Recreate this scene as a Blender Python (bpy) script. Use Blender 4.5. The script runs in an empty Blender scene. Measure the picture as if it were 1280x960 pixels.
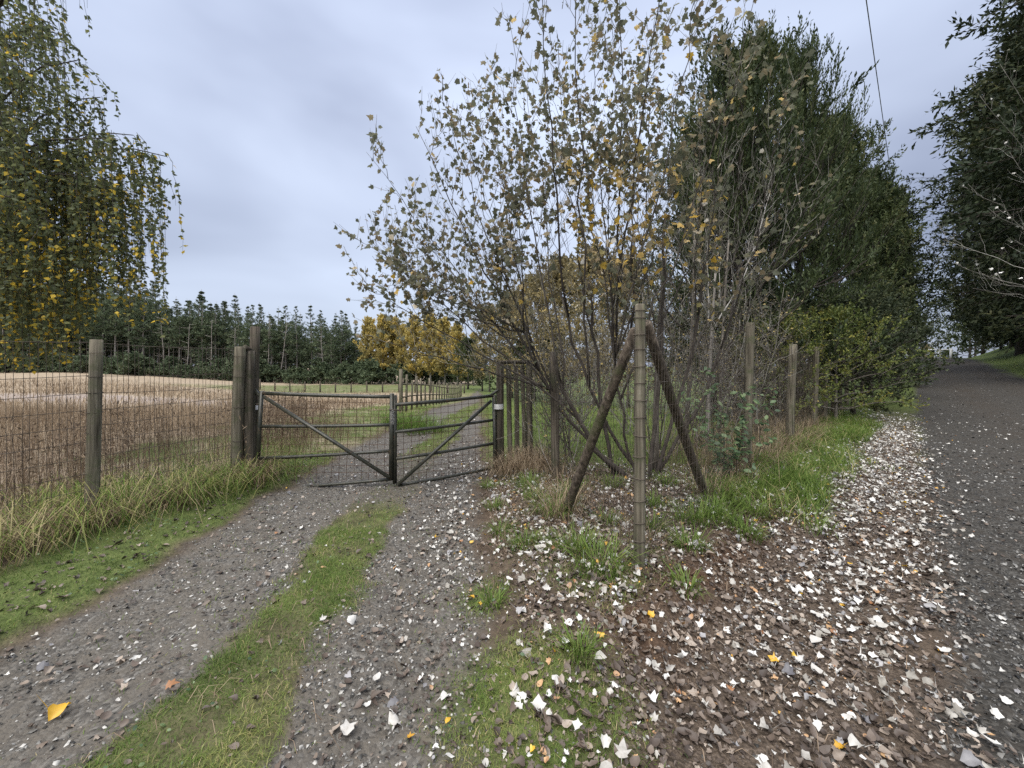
import bpy, math, random
import numpy as np
from mathutils import Vector, noise as mnoise

# ------------------------------------------------------------------ camera, world, sun, exposure
SC = bpy.context.scene
COL = SC.collection
F, CX, HY, CAMH = 500.0, 640.0, 455.0, 1.6          # focal length in photo pixels, principal x, horizon row, eye height

cam_d = bpy.data.cameras.new('camera')
cam = bpy.data.objects.new('camera', cam_d)
COL.objects.link(cam)
cam.location = (0, 0, CAMH)
cam.rotation_euler = (math.radians(90), 0, 0)
cam_d.sensor_width = 36
cam_d.lens = 36 * F / 1280
cam_d.shift_y = -(480 - HY) / 1280
cam_d.clip_start = 0.05
cam_d.clip_end = 3000
SC.camera = cam

W = bpy.data.worlds.new('World')
SC.world = W
W.use_nodes = True
wn, wl = W.node_tree.nodes, W.node_tree.links
wn.clear()
SUN_EL, SUN_AZ = math.radians(62), math.radians(215)   # high and behind the camera, a little to the left
w_out = wn.new('ShaderNodeOutputWorld')
w_sky = wn.new('ShaderNodeTexSky')
w_sky.sky_type = 'NISHITA'
w_sky.sun_disc = False
w_sky.sun_elevation = SUN_EL
w_sky.sun_rotation = SUN_AZ
w_bg1 = wn.new('ShaderNodeBackground')
w_bg1.inputs['Strength'].default_value = 0.05
wl.new(w_sky.outputs[0], w_bg1.inputs['Color'])
w_tc = wn.new('ShaderNodeTexCoord')
w_map = wn.new('ShaderNodeMapping')
w_map.inputs['Scale'].default_value = (1.0, 1.0, 2.2)
w_map.inputs['Location'].default_value = (0.35, 0.1, 0.2)
wl.new(w_tc.outputs['Generated'], w_map.inputs['Vector'])
w_noise = wn.new('ShaderNodeTexNoise')
w_noise.inputs['Scale'].default_value = 1.25
w_noise.inputs['Detail'].default_value = 4.0
w_noise.inputs['Roughness'].default_value = 0.42
w_noise.inputs['Distortion'].default_value = 0.4
wl.new(w_map.outputs[0], w_noise.inputs['Vector'])
w_ramp = wn.new('ShaderNodeValToRGB')
w_ramp.color_ramp.elements[0].position = 0.30
w_ramp.color_ramp.elements[0].color = (0.086, 0.098, 0.136, 1)
w_ramp.color_ramp.elements[1].position = 0.68
w_ramp.color_ramp.elements[1].color = (0.208, 0.234, 0.290, 1)
wl.new(w_noise.outputs['Fac'], w_ramp.inputs['Fac'])
w_sep = wn.new('ShaderNodeSeparateXYZ')                # an overcast sky brightens slowly from horizon to zenith
wl.new(w_tc.outputs['Generated'], w_sep.inputs[0])
w_mr = wn.new('ShaderNodeMapRange')
w_mr.inputs['From Min'].default_value = 0.0
w_mr.inputs['From Max'].default_value = 1.0
w_mr.inputs['To Min'].default_value = 0.85
w_mr.inputs['To Max'].default_value = 1.60
wl.new(w_sep.outputs['Z'], w_mr.inputs['Value'])
w_bg2 = wn.new('ShaderNodeBackground')
wl.new(w_ramp.outputs['Color'], w_bg2.inputs['Color'])
wl.new(w_mr.outputs['Result'], w_bg2.inputs['Strength'])
w_mix = wn.new('ShaderNodeMixShader')
w_mix.inputs['Fac'].default_value = 0.90
wl.new(w_bg1.outputs[0], w_mix.inputs[1])
wl.new(w_bg2.outputs[0], w_mix.inputs[2])
wl.new(w_mix.outputs[0], w_out.inputs['Surface'])

sun_d = bpy.data.lights.new('sun', 'SUN')
sun_d.energy = 1.5
sun_d.angle = math.radians(75)
sun_d.color = (1.0, 0.94, 0.82)
sun = bpy.data.objects.new('sun', sun_d)
COL.objects.link(sun)
sd = Vector((math.sin(SUN_AZ) * math.cos(SUN_EL), math.cos(SUN_AZ) * math.cos(SUN_EL), math.sin(SUN_EL)))
sun.rotation_euler = sd.to_track_quat('Z', 'Y').to_euler()

SC.view_settings.view_transform = 'Standard'
SC.view_settings.look = 'None'
SC.view_settings.exposure = 1.80
SC.view_settings.gamma = 1
SC.view_settings.use_curve_mapping = False
SC.render.engine = 'CYCLES'
SC.cycles.use_denoising = False
SC.cycles.max_bounces = 5
SC.cycles.diffuse_bounces = 3
SC.cycles.transmission_bounces = 3
SC.cycles.glossy_bounces = 2
SC.cycles.caustics_reflective = False
SC.cycles.caustics_refractive = False

# ------------------------------------------------------------------ maths helpers
def rng_(seed):
    return np.random.default_rng(seed)

def sm(t):
    t = np.clip(t, 0, 1)
    return t * t * (3 - 2 * t)

def _hash(ix, iy, seed):
    h = (ix.astype(np.int64) * 374761393 + iy.astype(np.int64) * 668265263 + seed * 144269504) & 0xFFFFFFFF
    h = ((h ^ (h >> 13)) * 1274126177) & 0xFFFFFFFF
    return ((h ^ (h >> 16)) & 0xFFFF) / 65535.0

def vnoise(x, y, seed=0):
    x = np.asarray(x, float); y = np.asarray(y, float)
    ix, iy = np.floor(x), np.floor(y)
    fx, fy = sm(x - ix), sm(y - iy)
    a = _hash(ix, iy, seed); b = _hash(ix + 1, iy, seed)
    c = _hash(ix, iy + 1, seed); d = _hash(ix + 1, iy + 1, seed)
    return (a * (1 - fx) + b * fx) * (1 - fy) + (c * (1 - fx) + d * fx) * fy

def fbm(x, y, seed=0, oct=3):
    s, a, t = 0, 0.5, 0
    for i in range(oct):
        s = s + a * vnoise(np.asarray(x) * 2 ** i, np.asarray(y) * 2 ** i, seed + 17 * i)
        t += a; a *= 0.5
    return s / t

def unit(v):
    return v / np.maximum(np.linalg.norm(v, axis=-1, keepdims=True), 1e-9)

def zg(X, Y, fine=True):
    """height of the ground"""
    X = np.asarray(X, float); Y = np.asarray(Y, float)
    n = (X - Y) / 1.41421; s = (X + Y) / 1.41421
    u = X / np.maximum(Y, 1.0)
    down = -1.5 * sm((Y - 8) / 30) - 1.0 * sm((Y - 38) / 52)
    wleft = sm((-u - 0.45) / 0.7)
    wr = sm((n + 7) / 6)
    road = 2.5 * sm((s - 8) / 82) - 4 * sm((s - 88) / 60)
    z = (1 - wr) * down * (1 - 0.95 * wleft) + wr * road
    z = z + 0.12 * sm((-n - 0.75) / 0.5) * sm((X + 0.30) / 0.6) * (1 - sm((Y - 7) / 4))       # raised corner between drive and road
    z = z + 0.05 * np.exp(-((X - 0.95) ** 2 + (Y - 2.95) ** 2) / 0.25)
    z = z + 2.6 * sm((n - 5.3) / 7) + 1.2 * sm((n - 12) / 12)                                          # far verge bank
    z = z + 0.06 * sm((-X - 2.85) / 0.5) * (1 - sm((Y - 14) / 20))
    xc = -0.03 * (Y - 5)
    rut = np.exp(-((X - xc + 2.38) / 0.42) ** 2) + np.exp(-((X - xc + 0.68) / 0.36) ** 2)
    z = z - 0.035 * rut * (1 - sm((Y - 30) / 10)) * sm((-n - 0.8) / 0.5)
    if fine:
        r = np.hypot(X, Y)
        z = z + 0.05 * (fbm(X * 0.8, Y * 0.8, 5) - 0.5) + 0.022 * (fbm(X * 5, Y * 5, 9) - 0.5) * (r < 40)
        z = z + 0.25 * (fbm(X * 0.08, Y * 0.08, 3) - 0.5) * sm((r - 12) / 20)
    return z

def at(px, py, Y):
    """the point at depth Y seen at a pixel of the photograph"""
    return np.array(((px - CX) * Y / F, Y, CAMH - (py - HY) * Y / F))

# ------------------------------------------------------------------ zone masks of the ground (which cover grows or lies where)
def zones(X, Y):
    n = (X - Y) / 1.41421; s = (X + Y) / 1.41421
    w1 = fbm(X * 1.7, Y * 1.7, 31) - 0.5
    w2 = fbm(X * 6, Y * 6, 41) - 0.5
    ww = 0.34 * w1 + 0.16 * w2
    road = sm((n + 0.02 + ww) / 0.22) * sm((5.15 + ww * 3 - n) / 0.6)
    litter = sm((n + 1.30 + 1.2 * ww + 0.35 * sm((s - 4) / 3) * -1) / 0.3) * sm((0.35 + ww - n) / 0.35) * (1 - sm((s - 12) / 9))
    xd = X + 0.03 * (Y - 5)
    drive = sm((xd + 2.95 - ww) / 0.2) * sm((-0.28 - 0.05 * Y + 0.05 * 5 + ww - xd) / 0.25) * sm((-n - 0.9) / 0.5) * (1 - sm((Y - 60) / 10))
    cs = sm((xd + 1.86 + ww * 1.1) / 0.16) * sm((-1.06 + ww * 1.1 - xd) / 0.16)
    fade = 1 - 0.75 * sm((Y - 4.3) / 0.5) * (1 - sm((Y - 6.3) / 1.2))
    centre = cs * fade * drive
    track = drive * (1 - cs * fade)
    verge_l = sm((-2.86 + ww - xd) / 0.22) * sm((xd + 4.1 + ww) / 0.4) * (1 - sm((Y - 6.4) / 1.0))
    fence_x = -3.62 + (Y - 5.35) * 0.36
    field_l = sm((fence_x + 0.25 - X + ww * 2) / 0.5)
    field = np.maximum(field_l * (1 - sm((Y - 7.5) / 1.5)), sm((Y - 6.2) / 1.2) * sm((-2.9 - xd + ww) / 0.3))
    corner = sm((-n - 1.15 + ww) / 0.3) * sm((xd + 0.36 - ww + 0.05 * (Y - 5)) / 0.25) * (1 - sm((Y - 5.3) / 0.8))
    ln = 2.06 * (X - 0.55) + (Y - 5.3) * 0.45           # right of the fence run towards the gate
    inside = sm((Y - 4.3 - 0.3 * np.abs(X - 1.0)) / 1.2) * sm((-n - 1.75 + ww) / 0.5) * sm((xd + 0.30 - ww + 0.05 * (Y - 5)) / 0.4)
    patch = np.exp(-(((X - 0.10) / 0.46) ** 2 + ((Y - 1.82) / 0.40) ** 2) ** 2)
    patch = np.maximum(patch, 0.8 * np.exp(-(((X + 0.22) / 0.16) ** 2 + ((Y - 2.75) / 0.18) ** 2)))
    patch = np.maximum(patch, 0.9 * np.exp(-(((X - 0.62) / 0.26) ** 2 + ((Y - 2.75) / 0.22) ** 2)))
    patch = np.maximum(patch, 0.8 * np.exp(-(((X - 0.3) / 0.22) ** 2 + ((Y - 3.3) / 0.28) ** 2)))
    patch = np.clip(patch * (0.65 + 1.2 * w1 + 0.9 * w2 + 0.35), 0, 1)
    verge_r = sm((-n - 0.55 + ww) / 0.22) * sm((n + 2.1) / 0.4) * sm((s - 4.6 + ww * 3) / 0.9) * (1 - sm((s - 30) / 12))
    soil = np.exp(-((n + 1.02 + ww) / 0.19) ** 2) * np.clip(.5 + 2.5 * w1, 0, 1) * sm((s - 1.6) / 0.6) * (1 - sm((s - 5.0) / 0.7))
    verge_f = sm((n - 5.0 + ww * 2) / 0.6)
    packed = road * np.clip((np.exp(-((n - 1.75 + ww) / .55) ** 2) + np.exp(-((n - 3.55 + ww) / .55) ** 2)) * (.7 + 1.2 * w1), 0, 1)
    return dict(n=n, s=s, road=road, litter=litter, track=track, centre=centre, verge_l=verge_l, field=field, corner=corner,
                inside=inside, patch=patch, verge_r=verge_r, soil=soil, verge_f=verge_f, packed=packed, w1=w1, w2=w2, xd=xd)

# ------------------------------------------------------------------ mesh helpers
def mesh_np(name, V, faces, mat=None, attr=None, smooth=False):
    """V (n,3); faces: list of (m,k) integer arrays; attr: {name: per-vertex floats}"""
    me = bpy.data.meshes.new(name)
    V = np.ascontiguousarray(V, np.float32)
    me.vertices.add(len(V))
    me.vertices.foreach_set('co', V.ravel())
    faces = [np.asarray(f, np.int32) for f in faces if len(f)]
    loops = np.concatenate([f.ravel() for f in faces])
    tot = np.concatenate([np.full(len(f), f.shape[1], np.int32) for f in faces])
    start = np.concatenate([[0], np.cumsum(tot)[:-1]]).astype(np.int32)
    me.loops.add(len(loops))
    me.loops.foreach_set('vertex_index', loops)
    me.polygons.add(len(tot))
    me.polygons.foreach_set('loop_start', start)
    me.polygons.foreach_set('loop_total', tot)
    if smooth:
        me.polygons.foreach_set('use_smooth', np.ones(len(tot), bool))
    for k, v in (attr or {}).items():
        a = me.attributes.new(k, 'FLOAT', 'POINT')
        a.data.foreach_set('value', np.ascontiguousarray(v, np.float32))
    me.update(calc_edges=True)
    if mat:
        me.materials.append(mat)
    return me

class Geo:
    def __init__(self):
        self.V, self.f, self.A, self.n = [], {}, [], 0
    def add(self, V, faces, rnd=None):
        V = np.asarray(V, float).reshape(-1, 3)
        for f in faces:
            f = np.asarray(f, np.int64)
            if len(f):
                self.f.setdefault(f.shape[1], []).append(f + self.n)
        self.V.append(V)
        self.A.append(np.full(len(V), 0.5) if rnd is None else np.broadcast_to(np.asarray(rnd, float), (len(V),)))
        self.n += len(V)
        return self
    def mesh(self, name, mat, origin=(0, 0, 0), smooth=False):
        return mesh_np(name, np.concatenate(self.V) - np.asarray(origin, float), [np.concatenate(v) for v in self.f.values()], mat,
                       {'rnd': np.concatenate(self.A)}, smooth)

def link(name, me, parent=None, loc=(0, 0, 0)):
    o = bpy.data.objects.new(name, me)
    COL.objects.link(o)
    if parent is not None:
        o.parent = parent
    o.location = loc
    return o

def tag(o, label=None, cat=None, group=None, kind=None):
    if label: o['label'] = label
    if cat: o['category'] = cat
    if group: o['group'] = group
    if kind: o['kind'] = kind
    return o

def thing(name, loc, label, cat, group=None):
    o = bpy.data.objects.new(name, None)
    COL.objects.link(o)
    o.empty_display_size = 0.2
    o.location = loc
    return tag(o, label, cat, group)

def part(name, geo, mat, parent, smooth=False, kind=None):
    """geo is in world coordinates; the part sits in its unrotated parent's frame"""
    org = np.array(parent.location)
    if parent.parent is not None:
        org = org + np.array(parent.parent.location)
    o = link(name, geo.mesh(name, mat, org, smooth), parent)
    if kind: o['kind'] = kind
    return o

def tubes(geo, P, R, sides=5, rnd=None, cap=True):
    """P (n,k,3) polylines, R (n,k) radii"""
    P = np.asarray(P, float); R = np.asarray(R, float)
    if P.ndim == 2: P, R = P[None], R[None]
    n, k, _ = P.shape
    T = np.gradient(P, axis=1) if k > 1 else P
    T = unit(T)
    mean = unit(P[:, -1] - P[:, 0])
    ref = np.where(np.abs(mean[:, 2:3]) > 0.8, np.array([[1.0, 0.13, 0]]), np.array([[0.05, 0.1, 1.0]]))
    A = unit(np.cross(T, ref[:, None, :]))
    B = np.cross(T, A)
    th = np.arange(sides) * 2 * math.pi / sides
    ring = (A[:, :, None, :] * np.cos(th)[None, None, :, None] + B[:, :, None, :] * np.sin(th)[None, None, :, None]) * R[:, :, None, None]
    V = (P[:, :, None, :] + ring).reshape(-1, 3)
    j = np.arange(sides); jn = (j + 1) % sides
    i = np.arange(k - 1)[:, None] * sides
    q = np.stack([i + j, i + jn, i + sides + jn, i + sides + j], -1).reshape(-1, 4)
    Q = (q[None] + (np.arange(n) * k * sides)[:, None, None]).reshape(-1, 4)
    fs = [Q]
    if cap:
        c0 = (np.arange(sides)[::-1])[None] + (np.arange(n) * k * sides)[:, None]
        c1 = (np.arange(sides) + (k - 1) * sides)[None] + (np.arange(n) * k * sides)[:, None]
        fs += [c0, c1]
    r = None if rnd is None else np.repeat(np.broadcast_to(rnd, (n,)), k * sides)
    # faces of size 4 with sides==4 share the bucket, which is fine
    geo.add(V, fs, r)

def bez(a, c, b, k):
    t = np.linspace(0, 1, k)[:, None]
    return (1 - t) ** 2 * a + 2 * t * (1 - t) * c + t * t * b

def quad_leaves(geo, P, D, S, L, Wd, rnd):
    """one four-cornered leaf each: base, side, tip, side"""
    L = np.asarray(L).reshape(-1, 1); Wd = np.asarray(Wd).reshape(-1, 1)
    n = len(P)
    V = np.stack([P, P + D * L * 0.45 + S * Wd * 0.5, P + D * L, P + D * L * 0.45 - S * Wd * 0.5], 1).reshape(-1, 3)
    geo.add(V, [np.arange(n * 4).reshape(-1, 4)], np.repeat(rnd, 4))

def blades(geo, P, H, Wd, yaw, lean, rnd, bend=0.5, curl=0.0, short=False):
    """grass blades: two quads and a tip"""
    n = len(P)
    d = np.stack([np.cos(yaw), np.sin(yaw), np.zeros(n)], 1)
    s = np.stack([-np.sin(yaw), np.cos(yaw), np.zeros(n)], 1)
    up = np.array([[0, 0, 1.0]])
    H = H[:, None]; Wd = Wd[:, None]; ln = lean[:, None]
    def pt(t):
        return P + up * H * t * (1 - 0.5 * ln * t * bend) + d * H * ln * t ** 1.7
    p0, p1, p2, p3 = P, pt(0.4), pt(0.75), pt(1.0) - up * H * curl * ln
    if short:
        pm = pt(0.55)
        V = np.stack([p0 - s * Wd * .5, p0 + s * Wd * .5, pm - s * Wd * .42, pm + s * Wd * .42, p3], 1).reshape(-1, 3)
        b = (np.arange(n) * 5)[:, None]
        geo.add(V, [b + np.array([0, 1, 3, 2]), b + np.array([2, 3, 4])], np.repeat(rnd, 5))
        return
    V = np.stack([p0 - s * Wd * .5, p0 + s * Wd * .5, p1 - s * Wd * .45, p1 + s * Wd * .45, p2 - s * Wd * .3, p2 + s * Wd * .3, p3], 1).reshape(-1, 3)
    b = (np.arange(n) * 7)[:, None]
    geo.add(V, [np.concatenate([b + [0, 1, 3, 2], b + [2, 3, 5, 4]]), b + np.array([4, 5, 6])], np.repeat(rnd, 7))

def scatter(geo, T, tris, P, N, yaw, scale, rnd):
    """copies of a template (k,3) laid with normal N"""
    N = unit(N)
    h = np.stack([np.cos(yaw), np.sin(yaw), np.zeros(len(P))], 1)
    S = unit(np.cross(h, N)); D = np.cross(N, S)
    sc = np.asarray(scale)
    sc = sc[:, None, None] if sc.ndim == 1 else sc[:, None, :]
    t = T[None] * sc
    V = (P[:, None, :] + t[..., 0:1] * S[:, None, :] + t[..., 1:2] * D[:, None, :] + t[..., 2:3] * N[:, None, :]).reshape(-1, 3)
    k = len(T)
    geo.add(V, [(tris[None] + (np.arange(len(P)) * k)[:, None, None]).reshape(-1, tris.shape[1])], np.repeat(rnd, k))

def rand_unit(rng, n):
    return unit(rng.normal(size=(n, 3)))

# ------------------------------------------------------------------ materials
def new_mat(name):
    m = bpy.data.materials.new(name)
    m.use_nodes = True
    nt = m.node_tree
    nt.nodes.clear()
    return m, nt

def N_(nt, typ, **kw):
    nd = nt.nodes.new(typ)
    for k, v in kw.items():
        if hasattr(nd, k): setattr(nd, k, v)
        else: nd.inputs[k].default_value = v
    return nd

def ramp(nt, fac, stops):
    r = nt.nodes.new('ShaderNodeValToRGB')
    e = r.color_ramp.elements
    while len(e) < len(stops): e.new(0.5)
    for el, (p, c) in zip(e, stops):
        el.position = p
        el.color = (*c, 1)
    nt.links.new(fac, r.inputs['Fac'])
    return r.outputs['Color']

def noise_tex(nt, scale, detail=4, rough=0.6, stretch=None, coord='Object', seed=0.0):
    if coord == 'World':
        src = N_(nt, 'ShaderNodeNewGeometry').outputs['Position']
    else:
        src = N_(nt, 'ShaderNodeTexCoord').outputs[coord]
    mp = N_(nt, 'ShaderNodeMapping')
    mp.inputs['Scale'].default_value = stretch or (1, 1, 1)
    mp.inputs['Location'].default_value = (seed, seed * 0.7, seed * 1.3)
    nt.links.new(src, mp.inputs['Vector'])
    t = N_(nt, 'ShaderNodeTexNoise', Scale=scale, Detail=detail, Roughness=rough)
    nt.links.new(mp.outputs[0], t.inputs['Vector'])
    return t.outputs['Fac']

def mixc(nt, fac, a, b, mode='MIX'):
    m = nt.nodes.new('ShaderNodeMix')
    m.data_type = 'RGBA'; m.blend_type = mode
    if hasattr(fac, 'links') or hasattr(fac, 'is_linked'): nt.links.new(fac, m.inputs[0])
    else: m.inputs[0].default_value = fac
    for s, i in ((a, 6), (b, 7)):
        if hasattr(s, 'is_linked'): nt.links.new(s, m.inputs[i])
        else: m.inputs[i].default_value = (*s, 1)
    return m.outputs[2]

def math_(nt, op, a, b=0.0):
    m = N_(nt, 'ShaderNodeMath', operation=op)
    for s, i in ((a, 0), (b, 1)):
        if hasattr(s, 'is_linked'): nt.links.new(s, m.inputs[i])
        else: m.inputs[i].default_value = s
    return m.outputs[0]

def attr_(nt, name):
    return N_(nt, 'ShaderNodeAttribute', attribute_name=name).outputs['Fac']

def leaf_mat(name, stops, trans=0.3, gloss=0.06, nscale=25, namp=0.12, rough=0.5):
    m, nt = new_mat(name)
    a = attr_(nt, 'rnd')
    nz = noise_tex(nt, nscale, 2, coord='World')
    fac = math_(nt, 'ADD', a, math_(nt, 'MULTIPLY', math_(nt, 'SUBTRACT', nz, 0.5), namp * 2))
    c = ramp(nt, fac, stops)
    d = N_(nt, 'ShaderNodeBsdfDiffuse'); t = N_(nt, 'ShaderNodeBsdfTranslucent'); g = N_(nt, 'ShaderNodeBsdfGlossy', Roughness=rough)
    nt.links.new(c, d.inputs['Color']); nt.links.new(c, t.inputs['Color'])
    g.inputs['Color'].default_value = (0.8, 0.85, 0.9, 1)
    m1 = N_(nt, 'ShaderNodeMixShader'); m1.inputs[0].default_value = trans
    nt.links.new(d.outputs[0], m1.inputs[1]); nt.links.new(t.outputs[0], m1.inputs[2])
    m2 = N_(nt, 'ShaderNodeMixShader'); m2.inputs[0].default_value = gloss
    nt.links.new(m1.outputs[0], m2.inputs[1]); nt.links.new(g.outputs[0], m2.inputs[2])
    o = N_(nt, 'ShaderNodeOutputMaterial')
    nt.links.new(m2.outputs[0], o.inputs['Surface'])
    return m

def solid_mat(name, stops, scale=6, stretch=None, rough=0.85, bump=0.3, dist=0.004, metallic=0.0, detail=6, rnd=0.0, coord='Object', spec=0.3, stain=None):
    m, nt = new_mat(name)
    nz = noise_tex(nt, scale, detail, 0.62, stretch, coord)
    fac = nz
    if rnd:
        fac = math_(nt, 'ADD', nz, math_(nt, 'MULTIPLY', math_(nt, 'SUBTRACT', attr_(nt, 'rnd'), 0.5), rnd))
    c = ramp(nt, fac, stops)
    if stain:
        sn = noise_tex(nt, stain[0], 4, 0.6, None, coord, 3.3)
        c = mixc(nt, ramp(nt, sn, [(stain[1], (0, 0, 0)), (stain[2], (1, 1, 1))]), c, stain[3])
    p = N_(nt, 'ShaderNodeBsdfPrincipled', Roughness=rough, Metallic=metallic)
    p.inputs['Specular IOR Level'].default_value = spec
    nt.links.new(c, p.inputs['Base Color'])
    if bump:
        b = N_(nt, 'ShaderNodeBump', Strength=bump, Distance=dist)
        nt.links.new(nz, b.inputs['Height'])
        nt.links.new(b.outputs[0], p.inputs['Normal'])
    o = N_(nt, 'ShaderNodeOutputMaterial')
    nt.links.new(p.outputs[0], o.inputs['Surface'])
    return m

def ground_mat():
    m, nt = new_mat('ground_cover')
    big = noise_tex(nt, 1.1, 5, 0.6, coord='World')
    mid = noise_tex(nt, 9, 5, 0.65, coord='World', seed=2)
    fin = noise_tex(nt, 60, 4, 0.7, coord='World', seed=5)
    vor = N_(nt, 'ShaderNodeTexVoronoi', Scale=55.0)
    nt.links.new(N_(nt, 'ShaderNodeNewGeometry').outputs['Position'], vor.inputs['Vector'])
    stone = ramp(nt, vor.outputs['Color'], [(0.15, (0.034, 0.032, 0.030)), (0.5, (0.082, 0.078, 0.073)), (0.85, (0.19, 0.182, 0.170))])
    earth = ramp(nt, mid, [(0.3, (0.050, 0.036, 0.027)), (0.55, (0.098, 0.073, 0.053)), (0.75, (0.16, 0.125, 0.092))])
    road = mixc(nt, ramp(nt, mid, [(0.45, (0, 0, 0)), (0.70, (1, 1, 1))]), mixc(nt, 0.55, stone, (0.026, 0.025, 0.023)), (0.055, 0.048, 0.041))
    track = mixc(nt, ramp(nt, mid, [(0.36, (0, 0, 0)), (0.62, (1, 1, 1))]), mixc(nt, 0.15, stone, (0.22, 0.205, 0.185)), (0.125, 0.112, 0.096))
    litter = ramp(nt, fin, [(0.3, (0.034, 0.026, 0.020)), (0.5, (0.085, 0.065, 0.050)), (0.7, (0.19, 0.15, 0.12))])
    soil = ramp(nt, fin, [(0.3, (0.040, 0.022, 0.014)), (0.7, (0.12, 0.068, 0.040))])
    grass = ramp(nt, math_(nt, 'ADD', math_(nt, 'MULTIPLY', mid, 0.6), math_(nt, 'MULTIPLY', fin, 0.4)),
                 [(0.3, (0.042, 0.052, 0.018)), (0.5, (0.092, 0.125, 0.036)), (0.7, (0.18, 0.205, 0.075))])
    dry = ramp(nt, math_(nt, 'ADD', math_(nt, 'MULTIPLY', big, 0.5), math_(nt, 'MULTIPLY', mid, 0.5)),
               [(0.34, (0.17, 0.130, 0.088)), (0.48, (0.31, 0.245, 0.175)), (0.58, (0.38, 0.31, 0.23)), (0.68, (0.46, 0.385, 0.29))])
    c = earth
    for nm, col in (('dry', dry), ('grass', grass), ('litter', litter), ('soil', soil), ('track', track), ('road', road)):
        c = mixc(nt, attr_(nt, nm), c, col)
    c = mixc(nt, attr_(nt, 'packed'), c, ramp(nt, fin, [(0.3, (0.040, 0.035, 0.030)), (0.7, (0.075, 0.065, 0.056))]))
    c = mixc(nt, attr_(nt, 'bare'), c, (0.30, 0.26, 0.26))
    p = N_(nt, 'ShaderNodeBsdfPrincipled', Roughness=0.9)
    p.inputs['Specular IOR Level'].default_value = 0.2
    nt.links.new(c, p.inputs['Base Color'])
    h = math_(nt, 'ADD', math_(nt, 'MULTIPLY', vor.outputs['Distance'], -0.7), fin)
    b = N_(nt, 'ShaderNodeBump', Strength=0.7, Distance=0.018)
    nt.links.new(h, b.inputs['Height'])
    nt.links.new(b.outputs[0], p.inputs['Normal'])
    o = N_(nt, 'ShaderNodeOutputMaterial')
    nt.links.new(p.outputs[0], o.inputs['Surface'])
    return m

M = {}
M['ground'] = ground_mat()
M['post'] = solid_mat('weathered_post', [(0.34, (0.040, 0.034, 0.025)), (0.47, (0.115, 0.100, 0.075)), (0.60, (0.19, 0.168, 0.128)), (0.72, (0.30, 0.275, 0.22))], 38, (1, 1, 0.04), bump=1.0, dist=0.012,
                      stain=(7, 0.5, 0.75, (0.085, 0.095, 0.048)))
M['post_dark'] = solid_mat('dark_post', [(0.34, (0.022, 0.018, 0.014)), (0.47, (0.070, 0.058, 0.045)), (0.60, (0.125, 0.105, 0.083)), (0.72, (0.21, 0.185, 0.15))], 34, (1, 1, 0.04), bump=1.0, dist=0.012,
                      stain=(6, 0.5, 0.75, (0.05, 0.055, 0.03)))  # post grain again, in darker tones
M['brace'] = solid_mat('weathered_brace', [(0.34, (0.028, 0.022, 0.017)), (0.47, (0.072, 0.056, 0.043)), (0.60, (0.12, 0.096, 0.075)), (0.72, (0.21, 0.175, 0.14))], 34, (1, 1, .5), bump=1.0, dist=0.012,
                      stain=(5, 0.48, 0.7, (0.07, 0.075, 0.035)))
M['pipe'] = solid_mat('gate_pipe', [(0.3, (0.020, 0.021, 0.016)), (0.55, (0.040, 0.041, 0.032)), (0.8, (0.095, 0.078, 0.055))], 14, rough=0.36, bump=0.15, dist=0.002, spec=0.5,
                      stain=(22, 0.6, 0.75, (0.10, 0.055, 0.03)))
M['wire'] = solid_mat('rusty_wire', [(0.3, (0.055, 0.043, 0.035)), (0.6, (0.115, 0.095, 0.080)), (0.8, (0.20, 0.18, 0.165))], 5, rough=0.7, bump=0, metallic=0.2)
M['gate_wire'] = solid_mat('rusty_gate_wire', [(0.3, (0.055, 0.028, 0.018)), (0.6, (0.12, 0.070, 0.048)), (0.8, (0.18, 0.13, 0.11))], 5, rough=0.7, bump=0, metallic=0.1)
M['clamp'] = solid_mat('grey_clamp', [(0.3, (0.32, 0.32, 0.32)), (0.7, (0.52, 0.52, 0.52))], 30, rough=0.5, bump=0.1, metallic=0.2)
M['cable'] = solid_mat('cable', [(0.3, (0.15, 0.16, 0.18)), (0.7, (0.22, 0.23, 0.25))], 4, rough=0.6, bump=0)
M['bark'] = solid_mat('grey_bark', [(0.3, (0.061, 0.051, 0.043)), (0.5, (0.135, 0.119, 0.101)), (0.75, (0.270, 0.250, 0.223))], 22, (1, 1, 0.35), bump=0.6, dist=0.006, rnd=0.3)
M['bark_dark'] = solid_mat('dark_bark', [(0.3, (0.029, 0.023, 0.021)), (0.55, (0.065, 0.055, 0.047)), (0.8, (0.130, 0.117, 0.104))], 20, (1, 1, 0.35), bump=0.6, dist=0.006, rnd=0.3)
M['bark_pale'] = solid_mat('pale_bark', [(0.3, (0.17, 0.15, 0.135)), (0.55, (0.30, 0.275, 0.25)), (0.8, (0.44, 0.42, 0.39))], 12, (1, 1, 0.35), bump=0.4, dist=0.006, rnd=0.3)
M['twig'] = solid_mat('grey_twig', [(0.25, (0.064, 0.054, 0.048)), (0.55, (0.152, 0.136, 0.122)), (0.8, (0.320, 0.304, 0.280))], 3, bump=0, rnd=0.9)
M['twig_pale'] = solid_mat('pale_twig', [(0.25, (0.156, 0.144, 0.132)), (0.55, (0.312, 0.294, 0.270)), (0.8, (0.504, 0.480, 0.456))], 3, bump=0, rnd=0.7)
M['pine_trunk'] = solid_mat('pine_trunk', [(0.3, (0.12, 0.108, 0.095)), (0.55, (0.24, 0.22, 0.20)), (0.8, (0.42, 0.39, 0.36))], 3, bump=0, rnd=0.6)

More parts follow.
